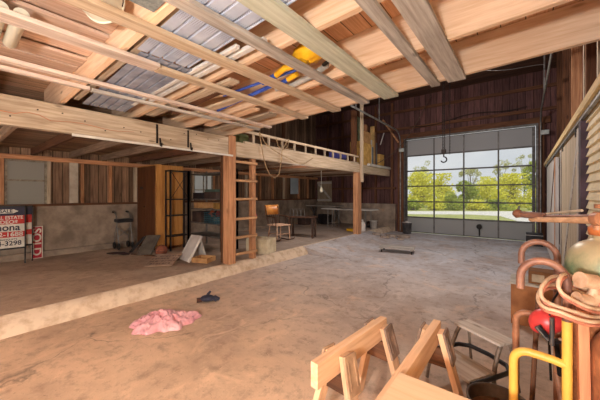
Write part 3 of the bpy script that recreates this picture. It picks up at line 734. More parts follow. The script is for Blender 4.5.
# floor items by the wardrobe
BALL = mat('basketball_rubber', (150, 84, 58), (116, 60, 42), .7, scale=40)
bl = thing('basketball', 'brown orange basketball resting on the slab by the wardrobe', 'ball', (-6.05, 2.92, .18))
MB().sphere((-6.05, 2.92, .302), .12, 20).build('ball', BALL, bl)
sm_ = MB()
for k, (a1, b1) in enumerate((((1, 0, 0), (0, 1, 0)), ((1, 0, 0), (0, 0, 1)), ((0, 1, 0), (0, 0, 1)))):
    a1 = Vector(a1); b1 = Vector(b1); sm_.tube([Vector((-6.05, 2.92, .302))+(a1*math.cos(q)+b1*math.sin(q))*.1195 for q in [2*math.pi*j/32 for j in range(32)]], .003, 6, True)
sm_.build('seams', BLK, bl)
def lean(name, label, cat, p, q, w, th, m, up, **k):
    c = (Vector(p)+Vector(q))/2
    o = MB().bar(p, q, w, th, up).build(name, m, None, at0=(c.x, c.y, min(p[2], q[2])), **k); tag(o, label, cat); return o
GPL = mat('dull_grey_panel', (104, 94, 84), (76, 68, 60), .7)
lean('grey_sheet', 'dull grey panel leaning beside the basketball against the wardrobe front', 'panel', (-6.42, 2.72, .195), (-6.62, 3.02, .56), .34, .02, GPL, (-.5, .8, .3))
lean('black_sheet', 'black flat panel propped next to the dull grey one', 'panel', (-6.95, 2.66, .195), (-7.0, 2.98, .5), .2, .03, BLK, (0, 1, .3))
m_ = MB().tube([(-7.15, 2.28, .20), (-7.0, 2.33, .21), (-6.88, 2.40, .22), (-6.76, 2.46, .215), (-6.70, 2.54, .2)], [.02, .045, .04, .05, .02], 10, flat=.6)
for j, q in enumerate(m_.v): m_.v[j] = q + Vector((R.uniform(-.01, .01), R.uniform(-.01, .01), R.uniform(0, .01)))
tag(m_.build('dark_cloth', mat('dark_red_cloth', (66, 40, 36), (44, 26, 24), .9), None, at0=(-6.9, 2.4, .18)), 'dark rumpled cloth strip lying on the slab near the walker', 'cloth')
m_ = MB(); 
for k in range(5):
    m_.bar((-6.75+k*.09, 2.60+.03*k, .187), (-6.50+k*.1, 2.78+.02*k, .19), .03, .012)
tag(m_.build('wood_scraps', DARK('n'), None, at0=(-6.5, 2.7, .18)), 'thin dark wood scraps on the slab in front of the basketball', 'scraps')
# cardboard lettered sign, tilted
CBM = mat('brown_signboard', (186, 158, 138), (156, 130, 112), .8)
sg = thing('lettered_board', 'tilted brown board with rows of dark stencilled letters lying by the basketball', 'sign', (-5.4, 2.75, .18))
fwd = Vector((-.50, .55, .13)).normalized(); side = Vector((.85, .5, 0)); side = (side-fwd*side.dot(fwd)).normalized(); up_ = side.cross(fwd).normalized()
p0 = Vector((-5.26, 2.48, .19)); L_, W_ = .58, .50
MB().obox(p0+fwd*L_/2, (W_, L_, .012), Matrix((side, fwd, up_)).transposed()).build('board', CBM, sg)
lt = MB(); Mx = Matrix((side, fwd, up_)).transposed()
for row in range(4):
    for kx in range(9):
        if (row*7+kx*3) % 8 == 0: continue
        hh = .05
        c = p0 + fwd*(.08+row*.12) + side*(-.22+kx*.055) + up_*.0075
        lt.obox(c-side*.014, (.008, hh, .002), Mx); lt.obox(c+fwd*(hh/2-.005), (.03, .008, .002), Mx)
        if (kx+row) % 2: lt.obox(c+side*.012, (.008, hh, .002), Mx)
        if kx % 3: lt.obox(c-fwd*(hh/2-.005), (.03, .008, .002), Mx)
lt.build('lettering', mat('letter_paint', (70, 34, 38), None, .7), sg)
# white slide-like plastic board
ws = thing('plastic_slide', 'white plastic folding board with raised rims leaning upright on the slab', 'board', (-5.2, 3.05, .18))
WPL = mat('white_slide_plastic', (222, 216, 210), (196, 188, 182), .45, scale=3, bmp=0)
BL, BR_, TR_, TL_ = (Vector(q) for q in (at(180, 258.3, 5.75), at(188.5, 263.2, 5.46), at(201.5, 236, 5.78), at(192.5, 235, 6.02)))
BL.z = BR_.z = .19
nn = (BR_-BL).cross(TL_-BL).normalized()*.015
MB().prism([BL, BR_, TR_, TL_], nn).build('panel', WPL, ws)
for p_, q_ in ((BL, TL_), (BR_, TR_)): MB().bar(p_, q_, .03, .05, nn).build('rim', WPL, ws, bev=.008)
m1 = BL.lerp(BR_, .9); t1 = TL_.lerp(TR_, .9); g1 = Vector((t1.x+.12, t1.y+.06, .19)); g2 = g1+(BL-BR_)*.8
MB().prism([t1-Vector((0, 0, .04)), TL_.lerp(TR_, .1)-Vector((0, 0, .04)), g2, g1], Vector((.012, .004, 0))).build('support_panel', WPL, ws)
crate('cardboard_box', 'flat opened cardboard box on the slab between the white board and the post', (-4.95, 3.22, .18), (.34, .3, .09), BXC, rz=.4)

# ------------------------------------------------------------------ under the far loft
cx = crate('cream_box', 'cream foam box with wood scraps inside, standing beyond the ladder on the slab', (-4.72, 4.55, .18), (.54, .42, .32), mat('cream_foam', (220, 206, 178), (190, 172, 140), .7), rz=.25, wall=.03)
MB().box(-.17, .17, -.12, .12, .01, .24).build('foam_insert', BXC, cx, local=True)
for k in range(2): tag(MB().obox((-4.72, 4.52+k*.09, .45+k*.014), (.44, .06, .02), Matrix.Rotation(.3+.3*k, 3, 'Z')).build('wood_offcut', PINE('x'), None, at0=(-4.72, 4.5, .45)), ['pale wood offcut lying across the cream box', 'second wood offcut lying askew over the cream box'][k], 'offcut')
PKC = mat('pink_cloth', (214, 110, 120), (180, 80, 92), .9)
m_ = MB().sphere((-4.41, 4.07, 1.03), .05, 8, (.5, 1, 1.5)); tag(m_.build('pink_ribbon', PKC, None, at0=(-4.5, 4.05, 1.0)), 'bright pink ribbon knot tied to the ladder rail', 'ribbon')

CH = mat('varnished_chair_wood', (206, 142, 70), (166, 100, 42), .35, scale=5, bmp=0)
CHD = mat('dark_chair_wood', (84, 54, 38), (56, 36, 26), .45, bmp=0)
CHP = mat('worn_pink_varnish', (232, 196, 168), (196, 146, 116), .5, scale=12, bmp=0)
rc = thing('rocking_chair', 'wooden rocking chair with a curved golden backrest and dark spindles', 'chair', (-5.5, 6.0, .18), math.radians(-8))
for sy in (-.25, .25):
    MB().tube([(-.42, sy, .07), (-.28, sy, .03), (-.1, sy, .014), (.12, sy, .018), (.3, sy, .05), (.38, sy, .09)], .016, 8).build('rocker', CHD, rc, local=True)
    MB().tube([(.2, sy*.95, .03), (.19, sy*.9, .25), (.18, sy*.86, .43)], [.014, .022, .014], 10).build('leg', CHP, rc, local=True)
    MB().tube([(-.2, sy*.9, .02), (-.19, sy*.85, .25), (-.16, sy*.8, .42)], [.014, .022, .014], 10).build('leg', CHP, rc, local=True)
    MB().tube([(-.22, sy*.86, .44), (-.34, sy*.92, .98)], .014, 8).build('back_post', CHD, rc, local=True)
    MB().tube([(.17, sy*.98, .66), (0, sy*1.02, .68), (-.27, sy*.92, .68)], .018, 8).tube([(.15, sy*.95, .45), (.15, sy*.98, .66)], .014, 8).tube([(0, sy*.95, .45), (0, sy*1.0, .67)], .01, 8).build('armrest', CHD, rc, local=True)
MB().box(-.24, .24, -.25, .25, .43, .46).build('seat', CHP, rc, local=True, bev=.012)
bk = MB(); vs = []; fs = []
for j in range(2):
    for i in range(9):
        a = (i-4)/4; y = a*.25; bow = -.05*(1-a*a)
        z = .72 if j == 0 else 1.0; x = -.28-.06*j
        vs += [(x+bow, y, z), (x+bow-.02, y, z)]
for i in range(8):
    a, b, c, d = i*2, i*2+2, 18+i*2+2, 18+i*2
    fs += [(a, b, c, d), (a+1, d+1, c+1, b+1), (a, a+1, b+1, b), (d, c, c+1, d+1)]
fs += [(0, 18, 19, 1), (16, 17, 35, 34)]
bk.add(vs, fs, True); bk.build('backrest', CH, rc, local=True)
for k in range(6):
    y = -.18+k*.072; MB().tube([(-.22, y, .46), (-.31, y, .72)], .008, 8).build('spindle', CHD, rc, local=True)
MB().tube([(.19, -.22, .2), (.19, .22, .2)], .011, 8).tube([(-.19, -.22, .18), (-.19, .22, .18)], .011, 8).build('stretcher', CHP, rc, local=True)

# side table with wire rack behind the rocking chair
st = thing('side_table', 'dark wooden side table with hooped wire rack behind the rocking chair', 'table', (-5.35, 6.9, .18), math.radians(20))
MB().box(-.42, .42, -.2, .2, .60, .64).build('table_top', CHD, st, local=True, bev=.005)
for x in (-.36, .36):
    for y in (-.15, .15): MB().box(x-.025, x+.025, y-.025, y+.025, 0, .60).build('leg', CHD, st, local=True)
rk = thing('wire_rack', 'looped silver wire rack standing on the dark side table', 'rack', (-5.5, 6.86, .82), math.radians(20))
for k in range(4):
    m_ = MB(); x = -.2+k*.12
    m_.tube([(x-.05, 0, .003), (x-.06, 0, .14), (x-.03, 0, .22), (x+.03, 0, .22), (x+.06, 0, .14), (x+.05, 0, .003)], .006, 6); m_.build('wire_loop', GM, rk, local=True)
MB().tube([(-.28, 0, .004), (.26, 0, .004)], .004, 6).build('base_wire', GM, rk, local=True)

# folding tables by the far wall
TBW = mat('table_laminate', (206, 200, 194), (180, 172, 164), .4, scale=4, bmp=0)
ft = thing('folding_table', 'long white folding table with grey steel legs behind the tall post', 'table', (-5.3, 9.75, .18))
MB().box(-6.35, -4.25, 9.38, 10.12, .90, .94).build('table_top', TBW, ft, bev=.008)
for x in (-6.1, -5.9, -4.72, -4.52):
    for y in (9.5, 10.0): MB().tube([(x, y, .181), (x, y, .90)], .016, 8).build('leg', GM, ft)
MB().tube([(-6.1, 9.5, .35), (-6.1, 10, .35)], .012, 8).tube([(-4.72, 9.5, .35), (-4.72, 10, .35)], .012, 8).build('stretcher', GM, ft)
f2 = thing('work_table', 'wooden work table with crossed trestle legs by the far wall under the hatch', 'table', (-7.0, 10.6, .18))
MB().box(-7.8, -6.2, 10.3, 10.95, .96, 1.0).build('table_top', GREY('x'), f2)
for x in (-7.6, -6.4):
    MB().bar((x, 10.35, .2), (x, 10.9, .96), .04, .04, (1, 0, 0)).bar((x+.05, 10.9, .2), (x+.05, 10.35, .96), .04, .04, (1, 0, 0)).build('trestle', GM, f2)
crate('black_bin', 'black bin standing on the slab under the work table', (-6.95, 10.6, .18), (.5, .4, .42), BLK)
crate('storage_box', 'dark brown box on the slab near the black bin', (-7.5, 9.8, .18), (.4, .4, .34), BXB, lid=True)
# chair-like white frame and oddments beneath the table
wf_ = thing('garden_sprayer', 'white sprayer with hose loop standing under the folding table end', 'sprayer', (-4.5, 9.25, .18))
MB().lathe((-4.5, 9.25, .18), [(.001, 0), (.1, 0), (.11, .03), (.11, .25), (.07, .33), (.03, .35), (.03, .42), (.001, .42)], 20).build('tank', WPL, wf_)
MB().tube([(-4.5, 9.25, .55)]+[(-4.62-.18*math.cos(q), 9.22, .38+.2*math.sin(q)) for q in [math.pi*(-.0+.12*k) for k in range(14)]], .009, 8).build('hose', BLK, wf_)
tag(MB().box(-5.0, -4.75, 9.0, 9.2, .18, .27).build('yellow_case', YEL, None, at0=(-4.9, 9.1, .18), bev=.01), 'small yellow plastic case on the slab near the tall post', 'case')

# hatch on the far wall
ha = thing('wall_hatch', 'weathered white hatch with a diagonal brace on the far wall', 'hatch', (-7.45, 11.3, 1.12))
WTH = wood('whitewashed', (176, 158, 136), (130, 112, 94), 'z', stain=.3)
MB().box(-7.88, -7.08, 11.35, 11.375, 1.12, 2.12).build('panel', WTH, ha)
MB().box(-7.88, -7.08, 11.33, 11.35, 1.98, 2.08).box(-7.88, -7.08, 11.33, 11.35, 1.16, 1.26).bar((-7.84, 11.339, 2.0), (-7.12, 11.339, 1.24), .018, .09, (0, 0, 1)).build('cross_rails', GREY('x'), ha)
# hanging bulb in the loft underside
bb = thing('hanging_bulb', 'white bulb hanging on a thin pull cord under the far loft', 'bulb', (-5.4, 8.0, 2.29))
MB().tube([(-5.4, 8.0, 2.29), (-5.4, 8.0, 1.75)], .006, 6).build('cord', SWH, bb)
MB().lathe((-5.4, 8.0, 1.55), [(.001, 0), (.04, .01), (.06, .05), (.05, .1), (.025, .16), (.02, .2), (.001, .2)], 16).build('glass_bulb', WHT, bb)

# rope loops on the stored ladder
ROPE = mat('pale_rope', (196, 166, 128), (150, 120, 88), .9)
def at_x(u, v, X=-4.28):
    t_ = (u-300)/FPX; Y = -X*(CC+t_*S)/(S-t_*CC); d = -X*S+Y*CC
    return (X, Y, CAM_H-(v-HZ)/FPX*d)
rope = [at_x(*p) for p in ((259, 132), (261, 142), (263, 155), (266, 167), (270, 175), (275, 178), (279, 174), (281, 163), (282, 151), (286, 143), (289, 140))]
tubeobj('rope_loop', rope, .009, ROPE, 'pale rope hanging in a long loop from the stored ladder', 'rope', 6)
rope = [at_x(*p, X=-4.26) for p in ((260, 133), (265, 143), (272, 149), (280, 154), (290, 159), (298, 163), (306, 163), (313, 158))]
tubeobj('rope_strand', rope, .009, ROPE, 'pale rope strand sagging across the face of the far loft beam', 'rope', 6)
rope = [at_x(*p, X=-4.30) for p in ((276, 138), (278, 146), (284, 150), (288, 146), (289, 139), (285, 140), (288, 149), (293, 149))]
tubeobj('rope_coil', rope, .007, ROPE, 'small tangled rope coil on the stored ladder', 'rope', 6)

# things on the loft
crate('blue_tote', 'blue plastic tote on the loft behind the stored ladder', (-4.85, 8.15, 2.466), (.36, .5, .40), mat('blue_tote', (92, 92, 168), (70, 70, 140), .45, bmp=0), cat='tote')
OCH = mat('ochre_box', (222, 178, 104), (186, 140, 74), .8, scale=5)
LFT = 2.466
crate('yellow_carton', 'large ochre carton on the loft right behind the tall post', (-4.64, 9.42, LFT), (.36, .98, .84), OCH, lid=True)
crate('small_carton', 'small ochre carton alone at the loft end', (-4.60, 10.88, LFT), (.3, .42, .58), OCH, lid=True)
crate('cardboard_box', 'cardboard box stacked on the large ochre carton', (-4.62, 9.62, LFT+.86), (.3, .5, .40), BXC, lid=True)
crate('wooden_box', 'brown box stacked askew on top of the cardboard box in the loft', (-4.62, 9.6, LFT+1.28), (.26, .42, .22), mat('brown_wood_box', (150, 100, 66), None, .7), rz=.3, lid=True)
lean('green_sheet', 'pale green sheet standing on the ochre carton beside the tall post', 'sheet', (-4.50, 9.05, LFT+.87), (-4.58, 9.14, LFT+1.72), .26, .02, mat('pale_green_sheet', (152, 168, 140), None, .7), (1, 0, 0))
for i, (y, c, h, lab) in enumerate(((10.0, (214, 210, 200), 1.05, 'tall white board standing between the loft cartons'), (10.11, (70, 94, 116), .8, 'blue grey board standing on the loft'), (10.22, (214, 172, 110), 1.6, 'tall tan board standing on the loft'), (10.34, (130, 90, 64), 1.4, 'brown plank standing on the loft'), (10.46, (100, 100, 106), 1.0, 'dark grey board standing near the small carton'))):
    tag(MB().obox((-4.56, y, LFT+h/2), (.16, .05, h)).build('standing_board', mat('loft_board_%d' % i, c, None, .7), None, at0=(-4.56, y, LFT)), lab, 'board')
tubeobj('bent_rod', [(-4.4, 10.60, LFT+.95), (-4.4, 10.95, LFT+1.45)], .018, WPL, 'short white rod sticking up above the small carton', 'rod')
tubeobj('fluorescent_tube_fixture', [(-4.30, 9.3, 2.53), (-4.30, 11.3, 2.53)], .05, WPL, 'long white tube fixture lying at the loft edge near the garage door', 'light')
tag(MB().box(-4.9, -4.6, 3.7, 4.1, LFT, LFT+.3).build('green_sack', mat('olive_cloth', (110, 112, 70), (80, 82, 50), .9), None, at0=(-4.75, 3.9, LFT), bev=.06), 'olive green sack on the loft right above the ladder', 'sack')
tubeobj('hanging_pipe', [(-4.2, 5.2, 3.05), (-4.2, 5.3, 2.75)], .015, WPL, 'short white pipe hanging in the dark above the far loft', 'pipe') if False else None

# diagonal brace, ropes and hoist in the open bay
tag(MB().bar((-4.6, YF-.08, 4.55), (-3.95, YF-.08, 3.55), .06, .12, (0, 1, 0)).build('wall_brace', RED('n'), None, at0=(-4.3, YF-.08, 4.0)), 'diagonal reddish timber brace on the far wall beside the garage door', 'brace')
pts = []
A_, B_ = at(431, 96, 10.0), at(376, 164, 10.6)
for k in range(15):
    q = k/14; p = A_.lerp(B_, q); p.z -= .55*math.sin(math.pi*q)**1.0*.8; pts.append(p)
tubeobj('sagging_cable', pts, .014, mat('dark_rope', (92, 74, 64), (60, 46, 40), .9), 'dark rope sagging from the roof down to the loft end', 'rope', 6)
ho = thing('chain_hoist', 'chain hoist with dark steel hook hanging before the garage door', 'hoist', (-2.05, 9.2, 5.2))
hp = at(445, 157, 0) 
def at_y(u, v, Y):
    t_ = (u-300)/FPX; X = -Y*(S-t_*CC)/(CC+t_*S); d = -X*S+Y*CC
    return Vector((X, Y, CAM_H-(v-HZ)/FPX*d))
h0 = at_y(444.5, 150, 9.2); ho.location = (h0.x, h0.y, 5.2)
for dx, zb in ((-.045, h0.z), (.0, h0.z), (.14, h0.z-.15)):
    m_ = MB(); z = 5.25; kk = 0
    while z > zb:
        ax_ = Vector((1, 0, 0)) if kk % 2 else Vector((0, 1, 0))
        c = Vector((h0.x+dx, h0.y, z))
        m_.tube([c+ax_*.013*math.cos(q)+Vector((0, 0, .03*math.sin(q))) for q in [2*math.pi*j/8 for j in range(8)]], .006, 5, True); z -= .045; kk += 1
    m_.build('chain', IRON, ho)
MB().box(h0.x-.08, h0.x+.04, h0.y-.04, h0.y+.04, h0.z-.10, h0.z+.02).build('hook_block', IRON, ho, bev=.01)
MB().tube([(h0.x-.02, h0.y, h0.z-.10), (h0.x-.02, h0.y, h0.z-.2)] + [(h0.x-.02+.0+.08*math.sin(q), h0.y, h0.z-.28+.08*math.cos(q)) for q in [.3+.45*k for k in range(10)]], .018, 8).build('hook', IRON, ho)
# wires on the far wall
tubeobj('wall_wire', [at_y(410+k*13, 127-k*2.4+2*math.sin(k), 11.3) for k in range(10)], .012, IRON, 'dark wire strung across the boards above the garage door', 'wire', 6)
tubeobj('roof_wire', [at_y(480+k*8, 70+1.6*math.sin(k*.6)-k*.5, 9.0) for k in range(9)], .008, GM, 'thin pale wire strung below the roof near the track', 'wire', 6)
LBX = mat('light_box_grey', (206, 214, 212), None, .5, bmp=0)
for (u, v, lab) in ((401.5, 150, 'grey flood lamp on the jamb on the loft side of the garage door'), (545, 132, 'grey flood lamp on the jamb by the sliding door side of the garage door')):
    p = at_y(u, v, 11.2); f_ = thing('flood_lamp', lab.replace('on the jamb ', ''), 'lamp', p)
    MB().obox(p, (.19, .08, .13), Matrix.Rotation(.3, 3, 'X')).build('housing', LBX, f_, bev=.01)
    MB().tube([p+Vector((0, .04, 0)), p+Vector((0, .2, .02))], .02, 8).build('bracket', IRON, f_)

# buckets, creeper, slabs near the door
def bucket(name, label, x, y, z, r, h, m, lid=None):
    b_ = thing(name, label, 'bucket', (x, y, z))
    MB().lathe((x, y, z), [(.001, 0.001), (r*.85, 0.001), (r, h), (r*1.05, h), (r*1.05, h-.02), (r*1.0, h-.02), (r*.97, h-.01), (r*.82, .02), (.001, .02)], 24).build('pail', m, b_)
    MB().tube([(x+r*1.04*math.cos(q), y+.02, z+h-.02-r*1.04*math.sin(q)*.8) for q in [math.pi*k/12 for k in range(13)]], .004, 6).build('bail_handle', GM, b_)
    return b_
bucket('white_pail', 'white plastic pail on the slab corner beside black rags', -4.55, 10.3, .18, .14, .30, WPL)
gb = bucket('grey_pail', 'grey metal pail with white lid standing by the garage door jamb', -3.52, 11.0, 0, .17, .42, mat('galvanised_pail', (130, 130, 132), (98, 98, 100), .4, .5))
MB().lathe((-3.52, 11.0, .42), [(.001, .06), (.05, .055), (.06, .02), (.165, .012), (.17, -.0), (.001, 0)], 24).build('lid', WPL, gb)
m_ = MB().sphere((-4.85, 10.5, .30), .15, 10, (1, 1, .8))
for j, q in enumerate(m_.v): m_.v[j] = q + Vector((R.uniform(-.025, .025), R.uniform(-.025, .025), R.uniform(-.01, .02)))
tag(m_.build('black_rags', BLK, None, at0=(-4.85, 10.5, .18)), 'heap of black rags on the slab beside the white pail', 'rags')
cr = thing('creeper', 'low flat wooden dolly with small wheels alone on the concrete floor', 'dolly', (-2.6, 7.35, 0), math.radians(12))
for k in range(4): MB().box(-.42, .42, -.22+k*.112, -.12+k*.112, .11, .135).build('deck_board', GREY('x'), cr, local=True)
for x in (-.36, .36): MB().box(x-.03, x+.03, -.22, .22, .08, .11).build('cleat', GREY('y'), cr, local=True)
for x in (-.36, .36):
    for y in (-.18, .18):
        MB().cyl((x-.012, y, .03), (x+.012, y, .03), .03, n=14).cyl((x, y, .05), (x, y, .08), .01, n=8).build('caster', RUB, cr, local=True)
RUBB = mat('broken_concrete', (176, 160, 148), (122, 106, 96), .9, scale=8, bmp=.5)
chunks = [(-3.95, 9.2, .32, .26, .07, .2, .12, 'flat broken concrete chunk at the low end of the rubble row'), (-3.62, 9.05, .34, .22, .06, .7, .1, 'grey chunk lying foremost in the rubble row'), (-3.55, 9.5, .42, .3, .08, -.2, .1, 'broad concrete chunk in the middle of the rubble'), (-3.3, 9.9, .5, .34, .09, .4, .05, 'large slab chunk closest to the garage door'), (-3.85, 9.75, .3, .3, .08, 1.1, .12, 'squarish chunk against the ramp'), (-3.2, 9.35, .26, .2, .06, .3, .06, 'small chunk at the outer side of the rubble')]
for (x, y, a, b, h, rz, tl, lab) in chunks:
    n = 9; z0 = max(0.0, (-3.2-x)*.145) if y < 9.6 else 0.0
    poly = [(x+a*.5*math.cos(rz+2*math.pi*k/n)*R.uniform(.8, 1.1), y+b*.5*math.sin(rz+2*math.pi*k/n)*R.uniform(.8, 1.1), z0+.002) for k in range(n)]
    tag(MB().prism(poly, (0, 0, h)).build('concrete_chunk', RUBB, None, at0=(x, y, z0), bev=.01), lab, 'rubble', 'broken concrete by the ramp')

# black case by the door
bc = thing('tool_case', 'black case with a pale edge on the floor at the garage door corner', 'case', (.25, 10.75, 0))
MB().box(.02, .40, 10.6, 10.95, .0, .36).build('body', BLK, bc, bev=.01)
MB().box(.015, .405, 10.595, 10.955, .30, .315).build('edge_trim', WPL, bc)

# pink plastic bag and dark glove on the floor
PB = mat('pink_plastic_bag', (232, 180, 184), (214, 142, 150), .35, scale=6, bmp=.3)
m_ = grid(-.36, .36, -.24, .24, 0, 90, 60)
for j, q in enumerate(m_.v):
    rr = (q.x/.36)**2+(q.y/.24)**2; e = max(0, 1-rr)
    from mathutils import noise as mn
    P = Vector((q.x*9, q.y*9, 1.7)); rid = 1-abs(mn.noise(P)*2); rid2 = 1-abs(mn.noise(P*2.6)*2)
    hgt = e**.6*(.055+.05*math.exp(-((q.x+.05)**2+(q.y-.03)**2)/.02)) + .05*e**.4*rid*.8 + .028*e**.3*rid2
    ang = math.atan2(q.y, q.x); s_ = 1
    if rr > 1: s_ = 1/math.sqrt(rr)
    wob = 1+.10*math.sin(ang*5+1)+.07*math.sin(ang*11)
    m_.v[j] = Vector((q.x*s_*wob, q.y*s_*wob, max(.003, hgt)))
m_.xf(Matrix.Translation((-3.28, 1.62, 0)) @ Matrix.Rotation(math.radians(62), 4, 'Z'))
pb_ = tag(m_.build('plastic_bag', PB, None, at0=(-3.28, 1.62, 0)), 'crumpled pink plastic bag lying on the concrete floor', 'bag')
GLV = mat('navy_leather', (62, 62, 82), (36, 36, 50), .6, scale=18)
gl = thing('work_glove', 'dark blue crumpled work glove on the floor near the curb', 'glove', (-3.48, 2.32, 0), math.radians(50))
m_ = MB().sphere((0, 0, .045), .08, 12, (1.25, .9, .56)); m_.build('palm', GLV, gl, local=True)
for k, (a, l) in enumerate(((-.5, .07), (-.2, .09), (.1, .095), (.4, .08))):
    x, y = .07*math.cos(a), .06*math.sin(a)
    MB().tube([(x, y, .03), (x+l*.5*math.cos(a), y+l*.5*math.sin(a), .05), (x+l*math.cos(a), y+l*math.sin(a), .022)], [.02, .02, .014], 8).build('finger', GLV, gl, local=True)
MB().tube([(-.02, .05, .03), (.0, .11, .07), (.03, .13, .10)], [.022, .02, .014], 8).build('thumb', GLV, gl, local=True)
MB().tube([(-.07, 0, .03), (-.14, -.01, .03)], [.05, .058], 12, flat=.5).build('cuff', mat('brown_cuff', (96, 60, 48), None, .8), gl, local=True)

# ------------------------------------------------------------------ sliding doors on the side wall
DW = wood('whitewashed_door', (214, 208, 204), (176, 168, 162), 'z', stain=.15, knots=False)
DB = wood('beige_door', (206, 188, 164), (164, 144, 120), 'z', plank=('y', .22, .2), stain=.2, knots=False, gap=.04)
sdr = thing('sliding_door', 'beige boarded sliding door with a diagonal groove hanging from the side wall rail', 'door', (.5, 5.2, .05))
MB().box(.455, .50, 4.18, 6.2, .06, 2.20).build('door_panel', DB, sdr)
MB().bar((.45, 4.3, 2.1), (.45, 6.05, .15), .012, .08, (0, 0, 1)).build('diagonal_brace', GREY('z'), sdr)
MB().box(.44, .455, 6.08, 6.2, .06, 2.20).box(.44, .455, 4.18, 4.3, .06, 2.20).build('stile', GREY('z'), sdr)
for y in (4.5, 5.9): MB().box(.447, .459, y-.03, y+.03, 2.15, 2.29).build('hanger', IRON, sdr)
sd2 = thing('sliding_door', 'white painted sliding door with a dark slanted crack near the garage door', 'door', (.5, 8.6, .05))
MB().box(.45, .50, 7.25, 9.9, .06, 2.20).build('door_panel', DW, sd2)
MB().bar((.445, 7.35, 2.1), (.445, 8.6, .9), .01, .05, (0, 0, 1)).build('diagonal_brace', DARK('z'), sd2)
MB().box(.44, .45, 7.25, 7.33, .06, 2.20).build('stile', RED('z'), sd2)
for y in (7.6, 9.6): MB().box(.447, .459, y-.03, y+.03, 2.15, 2.29).build('hanger', IRON, sd2)
tag(MB().obox((.58, 4.35, 2.42), (.1, .3, .1)).build('wood_block', JOIST('y'), None, at0=(.58, 4.35, 2.37), bev=.005), 'orange wood block resting on the track beam', 'block')
for k, (y, z, l) in enumerate(((7.2, 2.40, .5), (8.3, 2.41, .4))):
    tag(MB().obox((.56, y, z-.01), (.08, l, .07)).build('wood_offcut', GREY('y'), None, at0=(.56, y, z-.04), bev=.004), ['grey offcut lying on the track beam above the door gap', 'grey offcut on the track beam above the white sliding door'][k], 'offcut')

# ------------------------------------------------------------------ box behind the cart
BRB = mat('brown_cabinet', (186, 122, 72), (150, 92, 52), .6, scale=5, bmp=.1)
BRB = BRB
bx = thing('brown_chest', 'brown open-topped chest standing on the floor behind the cylinder cart', 'chest', (.1, 4.3, 0))
b = MB(); x0, x1, y0, y1, h = -.13, .30, 4.12, 4.55, .46
b.box(x0, x1, y0, y0+.02, .001, h).box(x0, x1, y1-.02, y1, .001, h).box(x0, x0+.02, y0+.02, y1-.02, .001, h).box(x1-.02, x1, y0+.02, y1-.02, .001, h).box(x0+.02, x1-.02, y0+.02, y1-.02, .001, .02)
b.build('body', BRB, bx)
MB().box(x0-.01, x1+.01, y0-.01, y1+.01, h, h+.018).build('top_board', mat('dusty_top', (212, 204, 192), (176, 164, 150), .7), bx)
b2 = thing('parcel_box', 'small brown parcel box with a pale label on top of the brown chest', 'box', (.13, 4.3, .478))
MB().box(.03, .28, 4.2, 4.42, .479, .62).build('carton', mat('parcel_card', (150, 100, 58), (116, 74, 42), .75), b2, bev=.003)
MB().box(.06, .17, 4.1985, 4.2, .50, .585).build('label', mat('label_paper', (214, 190, 160), None, .8, bmp=0), b2)

# ------------------------------------------------------------------ cylinder cart
COP = mat('dusty_copper_paint', (192, 134, 98), (144, 92, 66), .5, .15, scale=9, bmp=.1)
DKC = mat('dark_bronze_paint', (158, 114, 94), (112, 74, 62), .5, .15, scale=9, bmp=.1)
YPT = mat('yellow_paint', (240, 192, 84), (222, 164, 76), .4, scale=5, bmp=.05)
ct = thing('cylinder_cart', 'gas cylinder hand cart with hooked bronze handles and a yellow tubular frame', 'cart', (.2, 1.99, 0))
def post(y, m_hi, m_lo, r, zt):
    x0, xm = -.018, .148; c = (x0+xm)/2; rad = (xm-x0)/2
    arc = [(c - rad*math.cos(q), y, zt + rad*1.05*math.sin(q)) for q in [math.pi*k/14 for k in range(15)]]
    MB().tube([(x0, y, zt-.055)] + arc + [(xm, y, zt-.16), (xm, y, .86)], r, 14).build('hooked_handle', m_hi, ct)
    MB().tube([(xm, y, .93), (xm, y, .10)], r+.0015, 14).build('post', m_lo, ct)
post(1.745, DKC, YPT, .0172, 1.10); post(2.235, DKC, COP, .0172, 1.125)
def loop(y, m, z):
    xa, xm = -.045, .148
    pts = [(xm, y, z-.01)] + [(xm-.05-.0*k, y, z+.0) for k in range(1)] + [(xa+.06, y, z+.006)] + [(xa+.06-.06*math.sin(q), y, z+.006-.06*(1-math.cos(q))) for q in [math.pi/2*k/6 for k in range(1, 7)]] + [(xa, y, .12)]
    MB().tube(pts, .0185, 14).build('frame_loop', m, ct)
loop(1.745, YPT, .74); loop(2.235, COP, .765)
MB().tube([(-.045, 1.745, .13), (-.045, 2.235, .13)], .016, 10).build('cross_bar', COP, ct)
MB().tube([(.148, 1.76, .45), (.148, 2.22, .45)], .016, 10).build('cross_bar', COP, ct)
MB().box(-.06, .455, 1.73, 2.25, .10, .12).build('base_plate', IRON, ct)
wheel((.17, 1.70, .12), .12, ct, (0, 1, 0), .045); wheel((.17, 2.28, .12), .12, ct, (0, 1, 0), .045)
for y in (1.8, 2.18): MB().box(-.06, -.03, y, y+.03, 0, .10).build('foot', IRON, ct)

